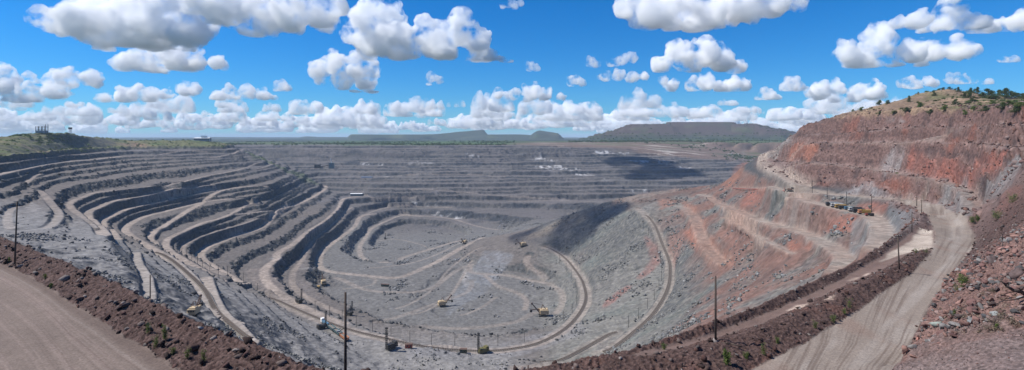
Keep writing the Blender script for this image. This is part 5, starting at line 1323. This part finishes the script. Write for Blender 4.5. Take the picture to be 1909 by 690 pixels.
HB = [(1800, 215), (1815, 205), (1838, 208), (1870, 205), (1895, 210), (1760, 205), (1735, 212), (1690, 208), (1668, 212), (1640, 214), (1715, 198), (1780, 195), (1812, 190), (1850, 195), (1885, 196), (1902, 200)]
for i, (u, v_) in enumerate(sorted(HB)):
    tree('low %s bushy tree below the hill crest, %s from the left' % (('dark', 'pale')[i % 2], nth(i + 1)), spot(u, v_), random.uniform(2.5, 4.5), random.uniform(3, 5), (3, 1)[i % 2], 'low trees below the red hill crest')
def scrub_patch(mask, n, smin, smax, cols, leaves, lsize, power=1.5):
    """low bushes with no single outline, as one mass of leaves"""
    p = (mask * Y ** 2).ravel().astype(np.float64); p /= p.sum(); idx = rng.choice(len(p), n, p=p)
    P, S = [], []
    for i in idx:
        s = smin * (smax / smin) ** (rng.random() ** power)
        q = rng.normal(0, 1, (leaves, 3)); q /= np.linalg.norm(q, axis=1)[:, None]; q *= rng.uniform(.5, 1.0, (leaves, 1)) * s * np.array([rng.uniform(.7, 1.3), rng.uniform(.7, 1.3), .8])
        q[:, 2] = np.abs(q[:, 2]) + .1; P.append(q + np.array([X.ravel()[i], Y.ravel()[i], ZF.ravel()[i] - .1])); S.append(np.full(leaves, s * lsize))
    P = np.vstack(P); S = np.concatenate(S)[:, None]
    return leaf_cloud(P, S, cols, rng)
def stuff3(name, label, parts_, cat):
    return stuff(name, label, parts_, M_leaf, cat)
nG = fbm(X / 45, Y / 45, 4, 401)
stuff3('hill_scrub', 'low green scrub dotted over the top of the red hill', [scrub_patch(HILL * sm(19, 25, ZF) * (sm(.0, .4, nG) + .05 + .5 * sm(1740, 1820, UU)) * (Y < 640), 1100, .5, 2.4, GD + GR[:1], 60, .34),
    scrub_patch(WALL * (1 - STEEP) * sm(.15, .5, nG) * sm(-30, -20, base), 60, .4, 1.3, GR, 40, .34)], 'scrub')
platm = (UU < 470) * sm(-34, -27, ZF) * sm(480, 620, Y) * (Y < 1900) * inview
stuff3('plateau_scrub', 'green scrub and young trees covering the west plateau', [scrub_patch(platm * (sm(-.15, .35, nG) + .06), 2600, 1.0, 4.2, GD + GR, 46, .3),
    scrub_patch(platm * (UU > 30) * (UU < 200) * (Y > 930) * (Y < 1130), 130, 2.5, 5.0, GD, 70, .28),
    scrub_patch(poly(((455, 278), (470, 285), (520, 310), (560, 322), (600, 345), (560, 335), (500, 305), (470, 298)), 5, .01, 3, 2, ZF), 260, 1.0, 3.0, GR, 36, .3)], 'scrub')
fw = (Y > 2080) * (Y < 3600) * (UU > 380) * (UU < 1500)
stuff3('far_woods', 'dark belt of woods along the far rim and the spoil heap', [scrub_patch(fw * (sm(.0, .35, n1 + .5 * nG) + .03) * (UU < 960), 1500, 3, 9, GD, 30, .36), scrub_patch(fw * sm(.0, .4, n1) * (UU > 1060), 900, 3, 9, GD, 30, .36),
    scrub_patch((Y > 2500) * (Y < 3400) * (UU > 1060) * (UU < 1480) * 1.0, 700, 4, 11, GD, 36, .34)], 'woods')

# two clouds over the pit, above the picture, whose shadows lie on the far wall and the ridge
def big_island(me):
    bm = bmesh.new(); bm.from_mesh(me); seen = set(); best_ = []
    for v0 in bm.verts:
        if v0.index in seen: continue
        st = [v0]; seen.add(v0.index); isl = []
        while st:
            a = st.pop(); isl.append(a)
            for e in a.link_edges:
                b = e.other_vert(a)
                if b.index not in seen: seen.add(b.index); st.append(b)
        if len(isl) > len(best_): best_ = isl
    keep = {x.index for x in best_}
    bmesh.ops.delete(bm, geom=[x for x in bm.verts if x.index not in keep], context='VERTS')
    bm.to_mesh(me); bm.free()
def shade_cloud(label, u, v, alt, blobs):
    x, y, z = ground(u, v)
    dx = math.sin(R(SUN_AZ)) / math.tan(R(SUN_EL)); dy = math.cos(R(SUN_AZ)) / math.tan(R(SUN_EL))
    me = cloud_mesh('cloud', blobs, 16, 0.0, 70, 6, 0)
    big_island(me)
    me.materials.clear(); me.materials.append(M_cloud_thick)
    o = bpy.data.objects.new('cloud', me); col.objects.link(o); o.location = (x + dx * (alt - z), y + dy * (alt - z), alt)
    tag(o, label, 'cloud', 'cumulus clouds standing clear in the sky')
shade_cloud('cloud over the pit whose shadow lies on the far wall', 1195, 312, 950, [(-60, 60, 60, 90), (30, 80, 70, 90), (50, -30, 60, 85), (-30, -80, 60, 80), (0, 130, 50, 80), (-90, -120, 50, 75)])
shade_cloud('cloud over the pit whose shadow lies on the dump ridge', 1035, 425, 900, [(-70, 0, 45, 46), (-20, -45, 45, 48), (-50, 25, 45, 42), (0, 0, 50, 46), (45, -22, 45, 44), (-92, 44, 38, 36), (85, -38, 42, 34)])

# ------------------------------------------------------------------ the summer haze in the pit: one box of thin air
hm = bpy.data.materials.new('haze_air'); hm.use_nodes = True
hn = hm.node_tree; hn.nodes.clear()
ho = hn.nodes.new('ShaderNodeOutputMaterial'); hv = hn.nodes.new('ShaderNodeVolumePrincipled')
hv.inputs['Color'].default_value = (.66, .83, 1.0, 1); hv.inputs['Density'].default_value = 0.58e-4; hv.inputs['Anisotropy'].default_value = .0
hn.links.new(hv.outputs[0], ho.inputs['Volume'])
HZ0, HZ1, HX, HY0, HY1 = float(zz.min()) - 2, float(zz.max()) + 25, 130000., -600., 46000.
hme = bpy.data.meshes.new('haze')
hme.from_pydata([(x, y, z) for z in (HZ0, HZ1) for x, y in ((-HX, HY0), (HX, HY0), (HX, HY1), (-HX, HY1))], [], [(0, 3, 2, 1), (4, 5, 6, 7), (0, 1, 5, 4), (1, 2, 6, 5), (2, 3, 7, 6), (3, 0, 4, 7)])
hme.materials.append(hm)
hob = bpy.data.objects.new('haze', hme); col.objects.link(hob); tag(hob, 'thin blue summer haze filling the pit and the plain', 'haze', kind='stuff')
